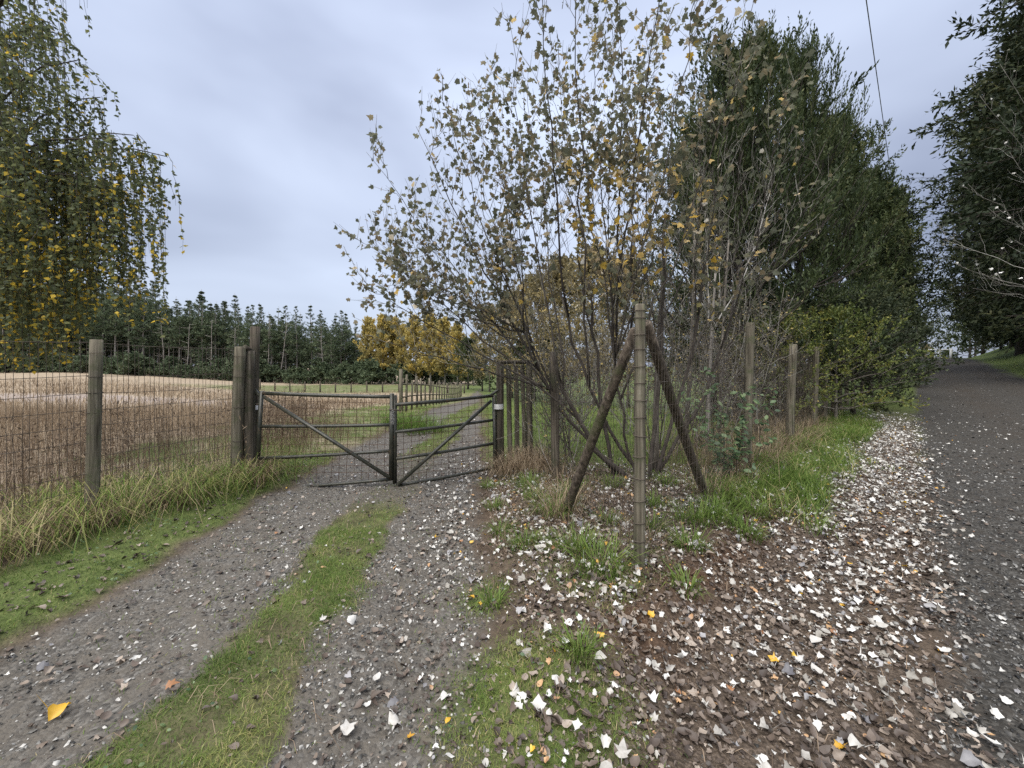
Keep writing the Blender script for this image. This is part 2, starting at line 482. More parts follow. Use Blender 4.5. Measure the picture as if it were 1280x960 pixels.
M['poplar_leaf'] = leaf_mat('poplar_leaf', [(0.0, (0.13, 0.14, 0.095)), (0.30, (0.23, 0.225, 0.15)), (0.52, (0.31, 0.235, 0.14)), (0.66, (0.38, 0.34, 0.14)), (0.76, (0.72, 0.47, 0.08)), (0.88, (0.82, 0.60, 0.26)), (1.0, (0.75, 0.73, 0.70))], 0.48, 0.015, 30, 0.05)
M['birch_leaf'] = leaf_mat('birch_leaf', [(0.0, (0.085, 0.110, 0.070)), (0.40, (0.17, 0.19, 0.090)), (0.58, (0.28, 0.27, 0.075)), (0.72, (0.56, 0.42, 0.06)), (0.9, (0.80, 0.56, 0.07))], 0.48, 0.015, 20, 0.06)
M['evergreen'] = leaf_mat('evergreen_leaf', [(0.0, (0.021, 0.030, 0.014)), (0.45, (0.043, 0.060, 0.025)), (0.75, (0.080, 0.100, 0.041)), (1.0, (0.16, 0.16, 0.067))], 0.2, 0.015, 3, 0.12)
M['evergreen_dark'] = leaf_mat('dark_evergreen_leaf', [(0.0, (0.018, 0.026, 0.015)), (0.5, (0.040, 0.052, 0.028)), (0.8, (0.070, 0.082, 0.040)), (1.0, (0.13, 0.125, 0.058))], 0.12, 0.015, 3, 0.12)
M['pine'] = leaf_mat('pine_needles', [(0.0, (0.055, 0.078, 0.044)), (0.5, (0.094, 0.124, 0.072)), (0.85, (0.14, 0.170, 0.100)), (1.0, (0.20, 0.215, 0.13))], 0.1, 0.01, 0.4, 0.15)
M['gold'] = leaf_mat('gold_leaf', [(0.0, (0.22, 0.19, 0.085)), (0.4, (0.37, 0.31, 0.12)), (0.75, (0.52, 0.42, 0.14)), (1.0, (0.72, 0.50, 0.11))], 0.3, 0.02, 0.3, 0.2)
M['olive'] = leaf_mat('olive_yellow_leaf', [(0.0, (0.11, 0.10, 0.065)), (0.5, (0.21, 0.185, 0.11)), (0.82, (0.36, 0.29, 0.14)), (1.0, (0.58, 0.45, 0.18))], 0.3, 0.01, 0.8, 0.12)
M['shrub'] = leaf_mat('shrub_leaf', [(0.0, (0.040, 0.060, 0.022)), (0.4, (0.095, 0.130, 0.038)), (0.75, (0.19, 0.215, 0.060)), (1.0, (0.36, 0.32, 0.07))], 0.3, 0.02, 3, 0.1)
M['bramble'] = leaf_mat('bramble_leaf', [(0.0, (0.039, 0.072, 0.029)), (0.6, (0.085, 0.143, 0.055)), (1.0, (0.195, 0.260, 0.117))], 0.25, 0.04, 8, 0.1)
M['grass'] = leaf_mat('grass_blade', [(0.0, (0.050, 0.085, 0.018)), (0.32, (0.120, 0.190, 0.042)), (0.58, (0.205, 0.275, 0.070)), (0.78, (0.32, 0.31, 0.115)), (1.0, (0.48, 0.40, 0.23))], 0.35, 0.012, 2.5, 0.10)
M['dry'] = leaf_mat('dry_grass_blade', [(0.0, (0.10, 0.074, 0.050)), (0.4, (0.245, 0.182, 0.122)), (0.75, (0.41, 0.325, 0.228)), (1.0, (0.60, 0.50, 0.37))], 0.25, 0.01, 2, 0.12)
M['rust'] = leaf_mat('rust_weed', [(0.0, (0.10, 0.075, 0.056)), (0.5, (0.215, 0.155, 0.110)), (1.0, (0.38, 0.29, 0.21))], 0.2, 0.01, 2, 0.12)
M['white_leaf'] = leaf_mat('white_leaf', [(0.0, (0.26, 0.24, 0.21)), (0.40, (0.50, 0.48, 0.45)), (1.0, (0.74, 0.73, 0.71))], 0.12, 0.05, 55, 0.30)
M['grey_leaf'] = leaf_mat('grey_leaf', [(0.0, (0.12, 0.115, 0.125)), (0.5, (0.20, 0.195, 0.205)), (1.0, (0.36, 0.35, 0.36))], 0.05, 0.05, 40, 0.25)
M['brown_leaf'] = leaf_mat('brown_leaf', [(0.0, (0.058, 0.044, 0.036)), (0.42, (0.125, 0.096, 0.078)), (0.72, (0.23, 0.185, 0.15)), (0.88, (0.38, 0.32, 0.27)), (0.96, (0.40, 0.23, 0.12)), (1.0, (0.50, 0.32, 0.17))], 0.08, 0.035, 40, 0.10)
M['yellow_leaf'] = leaf_mat('yellow_leaf', [(0.0, (0.50, 0.26, 0.02)), (0.6, (0.70, 0.42, 0.03)), (1.0, (0.78, 0.55, 0.08))], 0.2, 0.06, 40, 0.3)
M['orange_leaf'] = leaf_mat('orange_leaf', [(0.0, (0.18, 0.075, 0.03)), (0.6, (0.34, 0.16, 0.065)), (1.0, (0.46, 0.27, 0.15))], 0.15, 0.06, 40, 0.3)
M['stone'] = solid_mat('gravel_stone', [(0.15, (0.034, 0.032, 0.028)), (0.5, (0.098, 0.094, 0.086)), (0.78, (0.20, 0.194, 0.182)), (0.98, (0.42, 0.41, 0.39))], 40, bump=0, rnd=1.3, coord='Object', detail=2, rough=0.5, spec=0.55)
M['stone_dark'] = solid_mat('dark_gravel_stone', [(0.15, (0.018, 0.017, 0.016)), (0.5, (0.060, 0.058, 0.055)), (0.78, (0.115, 0.112, 0.107)), (0.98, (0.22, 0.216, 0.208))], 40, bump=0, rnd=1.3, coord='Object', detail=2, rough=0.45, spec=0.55)
M['rail_white'] = solid_mat('white_paint', [(0.3, (0.55, 0.57, 0.58)), (0.7, (0.75, 0.76, 0.77))], 8, rough=0.6, bump=0.1)

# ------------------------------------------------------------------ the ground: one sheet, divided where its cover changes
def build_ground():
    az = np.concatenate([np.arange(-72, 72, 0.45), np.arange(72, 288, 4.0)]) * math.pi / 180
    r = 0.3 * 1.0185 ** np.arange(0, 440)
    r = r[r < 700]
    nr, na = len(r), len(az)
    X = (r[:, None] * np.sin(az)[None]).ravel(); Y = (r[:, None] * np.cos(az)[None]).ravel()
    Z = zg(X, Y)
    z = zones(X, Y)
    R = np.hypot(X, Y)
    rough = (0.018 * (fbm(X * 14, Y * 14, 51, 2) - 0.5) * (R < 9)) * np.clip(z['track'] + z['road'] + z['soil'] + z['litter'], 0, 1)
    soilbump = 0.07 * (fbm(X * 7, Y * 7, 57, 2) - 0.5) * z['soil']
    Z = Z + rough + soilbump
    w1, w2 = z['w1'], z['w2']
    drivegrass = sm((z['xd'] + 7.5 + w1 * 4) / 2.0) * sm((Y - 5.8) / 0.8) * (1 - 0.5 * sm((Y - 30) / 20))
    fgreen = np.clip(z['field'] * drivegrass * (0.80 + 1.5 * w1 + 0.9 * w2), 0, 1)
    fx = -3.62 + (Y - 5.35) * 0.36
    fgreen = np.maximum(fgreen, z['field'] * np.exp(-((X - fx + 0.7) / 0.9) ** 2) * (Y < 8) * np.clip(0.6 + w1 * 2, 0, 1))
    strip = sm((Y - 40) / 5) * (1 - sm((Y - 72) / 5)) * sm((X + 42) / 10) * (1 - sm((X + 3) / 3)) * np.clip(0.85 + w1, 0, 1)
    far_right = sm((X - 1.0 + z['xd'] * 0 ) / 2.0) * sm((Y - 5) / 1)
    grass = np.clip(z['verge_l'] * 0.95 + z['centre'] * 0.75 * np.clip(.7 + 2.0 * (fbm(X * 2.9, Y * 2.9, 61) - .40), .15, 1) + z['patch'] * .8 + z['verge_r'] + z['verge_f'] + z['inside'] + fgreen + strip + 0.6 * far_right * (1 - z['road'])
                    + sm((Y - 6) / 1.5) * sm((z['xd'] + 0.5) / 0.5) * 0.9, 0, 1)
    behind = sm((-Y - 2) / 2) * (1 - z['road']) * (1 - z['track'])
    grass = np.clip(grass + behind * 0.8, 0, 1)
    attr = dict(dry=z['field'] * (1 - 0.0 * w1), grass=np.clip(grass, 0, 1), litter=np.clip(z['litter'] + z['corner'] * 0.75 * (1 - z['patch']), 0, 1) * (1 - z['patch']),
                packed=z['packed'], soil=z['soil'], track=z['track'] * (1 - z['patch']), road=z['road'],
                bare=0.75 * np.exp(-((Y - 19) / 3.0) ** 4) * sm((-X - 8) / 3) * np.clip(0.7 + w1, 0, 1))
    i = np.arange(nr - 1)[:, None] * na; j = np.arange(na)[None]; jn = (j + 1) % na
    Q = np.stack([i + j, i + na + j, i + na + jn, i + jn], -1).reshape(-1, 4)[:, ::-1]
    c = len(X)
    V = np.stack([X, Y, Z], 1)
    V = np.concatenate([V, [[0, 0, float(zg(0, 0))]]])
    attr = {k: np.append(v, v[0]) for k, v in attr.items()}
    fan = np.stack([np.full(na, c), np.arange(na), (np.arange(na) + 1) % na], 1)[:, ::-1]
    cx, cy = X[Q].mean(1), Y[Q].mean(1)
    cz = zones(cx, cy)
    cls = np.zeros(len(Q), int)
    cls[cz['field'] > 0.5] = 3
    cls[(cz['track'] + cz['centre']) > 0.5] = 2
    cls[cz['road'] > 0.5] = 1
    for k, nm in enumerate(['ground', 'gravel_road', 'dirt_path', 'dry_field']):
        f = Q[cls == k]
        used = np.unique(f)
        extra = k == 0
        if extra: used = np.unique(np.concatenate([used, fan.ravel()]))
        re = np.full(len(V), -1); re[used] = np.arange(len(used))
        fs = [re[f]] + ([re[fan]] if extra else [])
        me = mesh_np(nm, V[used], fs, M['ground'], {a: v[used] for a, v in attr.items()}, True)
        tag(link(nm, me), kind='structure')

build_ground()

# ------------------------------------------------------------------ posts, wires
def post_geo(a, b, r0, r1, seed=0, sides=14, square=0.0, rings=9, rough=0.06, bevel=0.5):
    """a weathered round (or squared) post from a to b with an uneven top"""
    g = Geo(); rng = rng_(seed)
    a, b = np.array(a, float), np.array(b, float)
    ax = unit(b - a)
    ref = np.array([0.0, 1.0, 0.0]) if abs(ax[1]) < 0.8 else np.array([1.0, 0, 0])
    u = unit(np.cross(ref, ax)); v = np.cross(ax, u)
    th = np.arange(sides) * 2 * math.pi / sides + 0.2
    lump = 1 + rough * (rng.random(sides) - 0.5) * 2
    groove = 1 - 0.10 * (rng.random(sides) < 0.22)
    sq = 1.0
    if square:
        sq = (1 - square) + square * 1.0 / np.maximum(np.abs(np.cos(th)), np.abs(np.sin(th))) * 0.9
    V = []
    ts = list(np.linspace(0, 1, rings))
    bow = (rng.random(2) - 0.5) * 0.025
    for t in ts:
        r = (r0 + (r1 - r0) * t) * lump * groove * sq * (1 + 0.02 * (rng.random(sides) - 0.5))
        c = a + (b - a) * t + (u * bow[0] + v * bow[1]) * math.sin(math.pi * t)
        ring = c + (u * np.cos(th)[:, None] + v * np.sin(th)[:, None]) * r[:, None]
        if t == 1:
            ring = ring + ax * ((np.cos(th + seed) * 0.12 * r1 * 2 * bevel) + (rng.random(sides) - 0.5) * r1 * 0.15)[:, None]
        V.append(ring)
    inner = b + ax * r1 * 0.12 + (u * np.cos(th)[:, None] + v * np.sin(th)[:, None]) * (r1 * 0.72 * sq * lump)[:, None]
    V.append(inner)
    V = np.concatenate(V)
    j = np.arange(sides); jn = (j + 1) % sides
    i = (np.arange(rings) * sides)[:, None]
    Q = np.stack([i + j, i + jn, i + sides + jn, i + sides + j], -1).reshape(-1, 4)
    g.add(V, [Q, (np.arange(sides) + rings * sides)[None], np.arange(sides)[::-1][None]], 0.5)
    return g

def ring_wires(geo, a, b, ts, r, wire=0.003, tilt=0.15, seed=0):
    rng = rng_(seed)
    a, b = np.array(a, float), np.array(b, float)
    ax = unit(b - a)
    u = unit(np.cross(np.array([0.0, 1.0, 0.0]), ax)); v = np.cross(ax, u)
    th = np.linspace(0, 2 * math.pi, 15)
    for t in ts:
        q = (rng.random() - 0.5) * tilt
        P = a + (b - a) * t + (u * np.cos(th)[:, None] + v * np.sin(th)[:, None]) * r + ax * (np.sin(th + rng.random() * 6) * q * r)[:, None]
        tubes(geo, P, np.full(15, wire), 4, cap=False)

def wire_mesh(path, z0, z1, hz, vstep, rad, seed=0, wob=0.006, keep=1.0):
    """woven wire between posts: horizontal line wires and vertical stay wires, following the ground"""
    g = Geo(); rng = rng_(seed)
    path = np.array(path, float)
    for (x0, y0), (x1, y1) in zip(path[:-1], path[1:]):
        Ld = math.hypot(x1 - x0, y1 - y0)
        k = max(3, int(Ld / 0.18))
        t = np.linspace(0, 1, k)
        X = x0 + (x1 - x0) * t; Y = y0 + (y1 - y0) * t
        gz = zg(X[[0, -1]], Y[[0, -1]], False)
        base = gz[0] + (gz[1] - gz[0]) * t
        sag = -0.02 * np.sin(np.pi * t)
        for h in hz:
            Z = base + z0 + (z1 - z0) * h + sag * (h > 0.7) + (rng.random(k) - 0.5) * wob
            tubes(g, np.stack([X, Y, Z], 1), np.full(k, rad * (1.15 if h in (0, 1) else 1)), 4, cap=False)
        m = max(1, int(Ld / vstep))
        tv = (np.arange(m) + 0.5) / m
        kk = 5
        zz = np.linspace(z0, z1, kk)
        bz = gz[0] + (gz[1] - gz[0]) * tv
        P = np.zeros((m, kk, 3))
        nx, ny = -(y1 - y0) / Ld, (x1 - x0) / Ld
        off = (rng.random((m, kk)) - 0.5) * wob * 1.6
        alo = (rng.random((m, kk)) - 0.5) * wob * 2.0 + ((rng.random(m) - 0.5) * 0.012)[:, None]
        P[..., 0] = (x0 + (x1 - x0) * tv)[:, None] + nx * off + alo * (x1 - x0) / Ld
        P[..., 1] = (y0 + (y1 - y0) * tv)[:, None] + ny * off + alo * (y1 - y0) / Ld
        P[..., 2] = bz[:, None] + zz[None] + (rng.random(m) * 0.02)[:, None] * (np.arange(kk) == kk - 1) - 0.02 * np.sin(np.pi * tv)[:, None] * (zz / z1)[None]
        sel = rng.random(m) < keep
        tubes(g, P[sel], np.full((sel.sum(), kk), rad * 0.9), 4, cap=False)
    return g

def gz(x, y): return float(zg(x, y))

# left fence, along the drive
LF = [(-5.75, -0.6), (-5.2, 0.9), (-4.66, 2.4), (-4.11, 3.9), (-3.66, 5.33)]
fence_l = thing('wire_fence', (-4.11, 3.9, gz(-4.11, 3.9)), 'rusty woven wire fence on round posts along the dry field, left of the gate', 'fence')
for k, (x, y) in enumerate(LF[:-1]):
    a = (x, y, gz(x, y) - 0.3)
    part('post', post_geo(a, (x + 0.06, y, gz(x, y) + 1.76), 0.054, 0.047, 10 + k), M['post'], fence_l, True)
hz = [0, .08, .16, .25, .34, .43, .52, .61, .71, .81, 1.0]
g = wire_mesh(LF, 0.05, 1.75, hz, 0.046, 0.0027, 3)
for k, (x, y) in enumerate(LF[:-1]):
    ring_wires(g, (x, y, gz(x, y)), (x + 0.06, y, gz(x, y) + 1.76), [.05, .16, .27, .38, .49, .60, .71, .80, .93], 0.060, 0.0028, 0.25, k)
part('wire_mesh', g, M['wire'], fence_l)

# corner fence: from the gate to the braced corner post, then along the road
CORNER = (0.91, 2.85)
RF1 = [(0.30, 6.12), (0.57, 5.2), CORNER]
RF2 = [CORNER, (3.18, 5.45), (5.05, 7.28), (7.12, 9.42), (8.35, 10.7), (9.6, 11.95), (10.9, 13.3), (12.2, 14.6)]
fence_r = thing('wire_fence', (CORNER[0], CORNER[1], gz(*CORNER)), 'wire fence turning at a tall braced corner post beside the gravel road', 'fence')
ctop = at(800, 381, CORNER[1])
cbase = np.array((CORNER[0] - 0.01, CORNER[1], gz(*CORNER) - 0.35))
part('corner_post', post_geo(cbase, ctop, 0.042, 0.038, 31, rings=12, square=0.25, rough=0.05), M['post'], fence_r, True)
b1t, b1b = at(795, 412, 2.98), np.array((0.50, 4.05, gz(0.50, 4.05) - 0.15))
b2t, b2b = at(808, 404, 2.98), np.array((2.28, 4.62, gz(2.28, 4.62) - 0.15))
part('brace', post_geo(b1b, b1t, 0.045, 0.038, 32, rough=0.07), M['brace'], fence_r, True)
part('brace', post_geo(b2b, b2t, 0.047, 0.040, 33, rough=0.07), M['brace'], fence_r, True)
tops = {(0.57, 5.2): (692, 441), (3.18, 5.45): (938, 404), (5.05, 7.28): (992, 431), (7.12, 9.42): (1021, 434)}
for k, (x, y) in enumerate(RF1[1:-1] + RF2[1:]):
    top = at(*tops[(x, y)], y) if (x, y) in tops else np.array((x + 0.03, y, gz(x, y) + 1.75))
    r = {(3.18, 5.45): 0.058, (0.57, 5.2): 0.055}.get((x, y), 0.062)
    part('post', post_geo((x, y, gz(x, y) - 0.3), top, r * 1.08, r, 40 + k), M['post_dark'] if k == 0 else M['post'], fence_r, True)
g = wire_mesh(RF1, 0.04, 1.62, [0, .09, .18, .28, .38, .5, .62, .74, .87, 1], 0.062, 0.0020, 5)
g2 = wire_mesh(RF2, 0.04, 1.75, [0, .09, .18, .28, .38, .5, .62, .74, .87, 1], 0.062, 0.0020, 6)
part('wire_mesh', g, M['wire'], fence_r)
part('wire_mesh', g2, M['wire'], fence_r)
g = Geo()
hh = ctop[2] - gz(*CORNER)
cb = np.array((CORNER[0] - 0.005, CORNER[1], gz(*CORNER)))
for k, t in enumerate([.10, .17, .255, .34, .42, .50, .57, .635, .70, .765, .83, .885, .95, .975]):
    g = Geo(); ring_wires(g, cb, ctop, [t], 0.045, 0.0032, 0.3, 8 + k)
    part('wire_ring', g, M['wire'], fence_r)

# ------------------------------------------------------------------ gate posts
def single_post(px, top, Y, r, seed, label, base_dx=0.0, mat='post', square=0.5, name='gate_post', group=None, top_dx=0.0):
    tp = at(px + top_dx, top, Y)
    b = at(px + base_dx, 600, Y)
    base = np.array((b[0], Y, gz(b[0], Y)))
    t = thing(name, base, label, 'post', group)
    part('shaft', post_geo(base - [0, 0, .3], tp, r * 1.05, r, seed, 16, square), M[mat], t, True)
    return t, base, tp

t1, b1, p1 = single_post(298, 434, 5.30, 0.062, 61, 'pale squared timber post at the fence end, left of the gate', -3, top_dx=2.5)
for k, t in enumerate([.12, .3, .55, .78, .93]):
    g = Geo(); ring_wires(g, b1, p1, [t], 0.072, 0.003, 0.3, 4 + k)
    part('wire_ring', g, M['wire'], t1)
t2, b2, p2 = single_post(310.5, 439, 5.42, 0.070, 62, 'dark split timber post close between the pale post and the tall post', 0, 'post_dark', 0.4)
t3, b3, p3 = single_post(317.5, 409, 5.60, 0.062, 63, 'tallest post at the left end of the gate with a grey clamp', -4, 'post_dark', 0.3, top_dx=1.5)
def band(geo, c, ax, r, h, seed=0, arc=(0, 2 * math.pi)):
    th = np.linspace(arc[0], arc[1], 25)
    u = np.array((1.0, 0, 0)); v = np.array((0, 1.0, 0))
    for rr in (r,):
        lo = c + (u * np.cos(th)[:, None] + v * np.sin(th)[:, None]) * rr
        hi = lo + np.array((0, 0, h))
        lo2 = c + (u * np.cos(th)[:, None] + v * np.sin(th)[:, None]) * (rr + 0.004)
        hi2 = lo2 + np.array((0, 0, h))
        n = len(th)
        i = np.arange(n - 1)
        V = np.concatenate([lo, hi, lo2, hi2])
        geo.add(V, [np.stack([i + 2 * n, i + 2 * n + 1, i + 3 * n + 1, i + 3 * n], 1), np.stack([i + n, i + n + 1, i + 3 * n + 1, i + 3 * n], 1)[:, ::-1],
                    np.stack([i, i + 1, i + 2 * n + 1, i + 2 * n], 1)[:, ::-1]])
g = Geo(); cc = at(316, 512, 5.60); band(g, cc, None, 0.075, 0.085)
part('clamp_band', g, M['clamp'], t3)
g = Geo()
tubes(g, np.array([at(306, 434, 5.33), at(312, 437.5, 5.45), at(318, 441, 5.58)]), np.array([.035, .034, .03]), 10)
st = thing('cross_strut', at(306, 434, 5.33), 'short dark round strut bridging the tops of the left gate posts', 'strut')
part('rod', g, M['post_dark'], st, True)

# picket screen right of the gate
scr = thing('picket_screen', (0.1, 6.05, gz(0.1, 6.05)), 'narrow screen of five upright poles under a top rail, right of the gate', 'fence panel')
for k, (px, top, Y, r) in enumerate([(625.5, 455, 6.0, .062), (635.5, 457, 6.05, .040), (644.5, 457, 6.1, .037), (652.5, 457, 6.15, .036), (661.5, 455, 6.15, .052)]):
    tp = at(px, top, Y); bx = tp[0] + 0.02 * (k % 2) + 0.015
    part('pole', post_geo((bx, Y, gz(bx, Y) - .25), tp, r * 1.05, r, 70 + k, 10, 0.35 if k in (0, 4) else 0.0), M['post_dark'] if k == 0 else M['post'], scr, True)
g = Geo(); tubes(g, np.array([at(623, 453.2, 5.96), at(640, 452.6, 6.05), at(664, 453.0, 6.14)]), np.array([.03, .028, .03]), 10)
part('top_rail', g, M['post_dark'], scr, True)
g = Geo(); cc = at(622.5, 511, 5.98); band(g, cc, None, 0.078, 0.075)
part('clamp_band', g, M['clamp'], scr)

# ------------------------------------------------------------------ the two leaves of the gate
def gate(label, stile, stile2, rails, brace, loc, seed, hook=None):
    t = thing('metal_gate', loc, label, 'gate')
    for pr in (stile, stile2):
        g = Geo(); tubes(g, np.array(pr), np.full(len(pr), 0.029), 12)
        part('stile', g, M['pipe'], t, True)
    for k, pr in enumerate(rails):
        a, b = np.array(pr[0]), np.array(pr[1])
        tt = np.linspace(0, 1, 6)[:, None]
        P = a + (b - a) * tt - np.array((0, 0, 0.008)) * np.sin(np.pi * tt)
        g = Geo(); tubes(g, P, np.full(6, 0.021 if k else 0.024), 12)
        part('rail', g, M['pipe'], t, True)
    g = Geo(); tubes(g, np.array(brace), np.full(len(brace), 0.024), 12)
    part('brace', g, M['pipe'], t, True)
    if hook is not None:
        g = Geo(); tubes(g, np.array(hook), np.full(len(hook), 0.022), 10)
        part('hinge_bar', g, M['pipe'], t, True)
    # the wire panel
    g = Geo(); rng = rng_(seed)
    a0, a1 = np.array(rails[0][0]), np.array(rails[0][1]); b0, b1 = np.array(rails[-1][0]), np.array(rails[-1][1])
    s0, s1 = np.array(stile[-1]), np.array(stile2[-1])
    back = np.array((0, 0.028, 0))
    nv = int(np.linalg.norm(a1 - a0) / 0.098)
    for i in range(1, nv):
        u = i / nv
        top = a0 + (a1 - a0) * u + back; bot = s0 + (s1 - s0) * u + back
        tubes(g, np.array([top, (top + bot) / 2 + (rng.random(3) - .5) * .012, bot]), np.full(3, .0027), 4, cap=False)
    for j in range(1, 12):
        v = j / 12
        A = a0 + (s0 - a0) * v + back * 1.2; B = a1 + (s1 - a1) * v + back * 1.2
        w = np.linspace(0, 1, 7)[:, None]
        P = A + (B - A) * w + (rng.random((7, 3)) - .5) * .010
        tubes(g, P, np.full(7, .0027), 4, cap=False)
    part('wire_mesh', g, M['gate_wire'], t)
    return t

YL, YM, YR = 5.42, 5.22, 5.95
def fittings(t, bars, plates):
    for a, b, r in bars:
        g = Geo(); tubes(g, np.array([a, (np.array(a) + np.array(b)) / 2, b]), np.full(3, r), 8); part('latch_bolt' if r < .012 else 'hinge', g, M['wire'], t, True)
    g = Geo()
    for i in range(plates[2]):
        th = np.linspace(0, 2 * math.pi, 9); c = plates[0] + np.array((0, -.045, -.024 * i)); q = i % 2
        ring = np.stack([np.cos(th) * .012 * (1 if q else .3), np.cos(th) * .012 * (.3 if q else 1), np.sin(th) * .017], 1) + c
        tubes(g, ring, np.full(9, .003), 4, cap=False)
    part('latch_chain', g, M['clamp'], t, kind='stuff')
lg = gate('left half of the dark pipe gate, hung on the timber posts by the dry field',
     [at(327, 489, YL), at(324, 540, YL), at(321, 602, YL)], [at(490, 492, YM), at(488.7, 600, YM)],
     [(at(329, 491.5, YL), at(492, 496, YM)), (at(326, 533, YL), at(489, 531, YM)), (at(324, 573, YL), at(488, 563.5, YM)), (at(338, 611, YL - .04), at(488, 599, YM))],
     [at(330, 496, YL - .03), at(487, 597, YM - .03)], (at(321, 602, YL)[0], YL, gz(-3.4, YL)), 5, [at(318, 487, 5.5), at(324, 494, YL), at(329, 494, YL)])
gate('right half of the dark pipe gate, hung beside the picket screen',
     [at(493.5, 494, YM + .03), at(493.5, 604, YM + .03)], [at(617.5, 494, YR), at(618.5, 556, YR), at(618.8, 588, YR)],
     [(at(494, 506, YM), at(617, 494.5, YR)), (at(494, 540, YM), at(617, 525, YR)), (at(495, 573.5, YM), at(618, 554, YR)), (at(496, 607, YM), at(613, 585.5, YR))],
     [at(614, 501, YR - .03), at(497, 606, YM - .03)], (at(618, 588, YR)[0], YR, gz(-.25, YR)), 6, [at(612, 495.2, YR), at(618, 491, YR), at(625, 486, YR + .02)])

fittings(lg, [(at(486, 512, YM - .03), at(499, 513, YM - .03), .009), (at(317, 505, 5.5), at(327, 506, YL), .014), (at(314, 586, 5.5), at(323, 586, YL), .014)], (at(492, 512, YM), None, 8))

# ------------------------------------------------------------------ fences beyond the gate
pf = thing('picket_fence', (-3.9, 14, gz(-3.9, 14)), 'weathered rail and stake fence beyond the gate along the far drive', 'fence')
xs = np.linspace(0, 1, 22)
pts = []
for k, t in enumerate(xs):
    Y = 13.5 + 24 * t ** 1.1; X = -3.75 - 1.0 * t
    z = gz(X, Y); h = (1.25 if k else 1.5) + 0.12 * math.sin(k * 2.3)
    part('stake', post_geo((X, Y, z - .2), (X + .03 * math.sin(k), Y, z + h), .05 if k else .07, .04 if k else .06, 90 + k, 7, rings=3), M['post'], pf)
    pts.append((X, Y, z))
pts = np.array(pts)
for h in (0.55, 1.0):
    g = Geo(); tubes(g, pts + [0, -.05, h], np.full(len(pts), .028), 5)
    part('rail', g, M['post'], pf)
ff = thing('post_fence', (-20, 44, gz(-20, 44)), 'line of short stakes across the far field below the forest', 'fence')
pts = []
for k in range(15):
    t = k / 14
    X = -30 + 25 * t; Y = 45 - 3 * t
    z = gz(X, Y); h = 1.05 + .2 * math.sin(k * 1.7)
    part('stake', post_geo((X, Y, z - .2), (X, Y, z + h), .085, .07, 120 + k, 6, rings=3), M['post_dark'], ff)
    pts.append((X, Y, z + .8))
g = Geo(); tubes(g, np.array(pts), np.full(len(pts), .012), 4)
part('line_wire', g, M['wire'], ff)

# rail at the end of the road
s_ = 84
rr = thing('road_barrier', (s_ / 1.414, s_ / 1.414 - .5, gz(s_ / 1.414, s_ / 1.414)), 'small pale railing at the far end of the gravel road', 'railing')
pts = []
for k in range(5):
    nn = -0.5 + k * 1.1
    X, Y = (s_ + nn) / 1.41421, (s_ - nn) / 1.41421
    z = gz(X, Y)
    part('post', post_geo((X, Y, z - .3), (X, Y, z + 1.35), .16, .15, 140 + k, 6, rings=3), M['rail_white'], rr)
    pts.append((X, Y, z + 1.25))
g = Geo(); tubes(g, np.array(pts), np.full(len(pts), .08), 5); part('rail', g, M['rail_white'], rr)

# overhead cable along the road
g = Geo()
A, B = at(1078, -30, 8.2), at(1114, 222, 18.5)
d = (B - A) / 10.3
ts = np.linspace(-14, 60, 60)
P = A[None] + d[None] * ts[:, None]
P[:, 2] += 0.0006 * (ts - 10.3) ** 2 - 0.0006 * 106 * 0
tubes(g, P, np.full(60, .011), 5)
cb_ = link('power_cable', g.mesh('power_cable', M['cable'], P[0]), None, P[0])
tag(cb_, 'thin overhead cable rising across the sky above the road', 'cable')

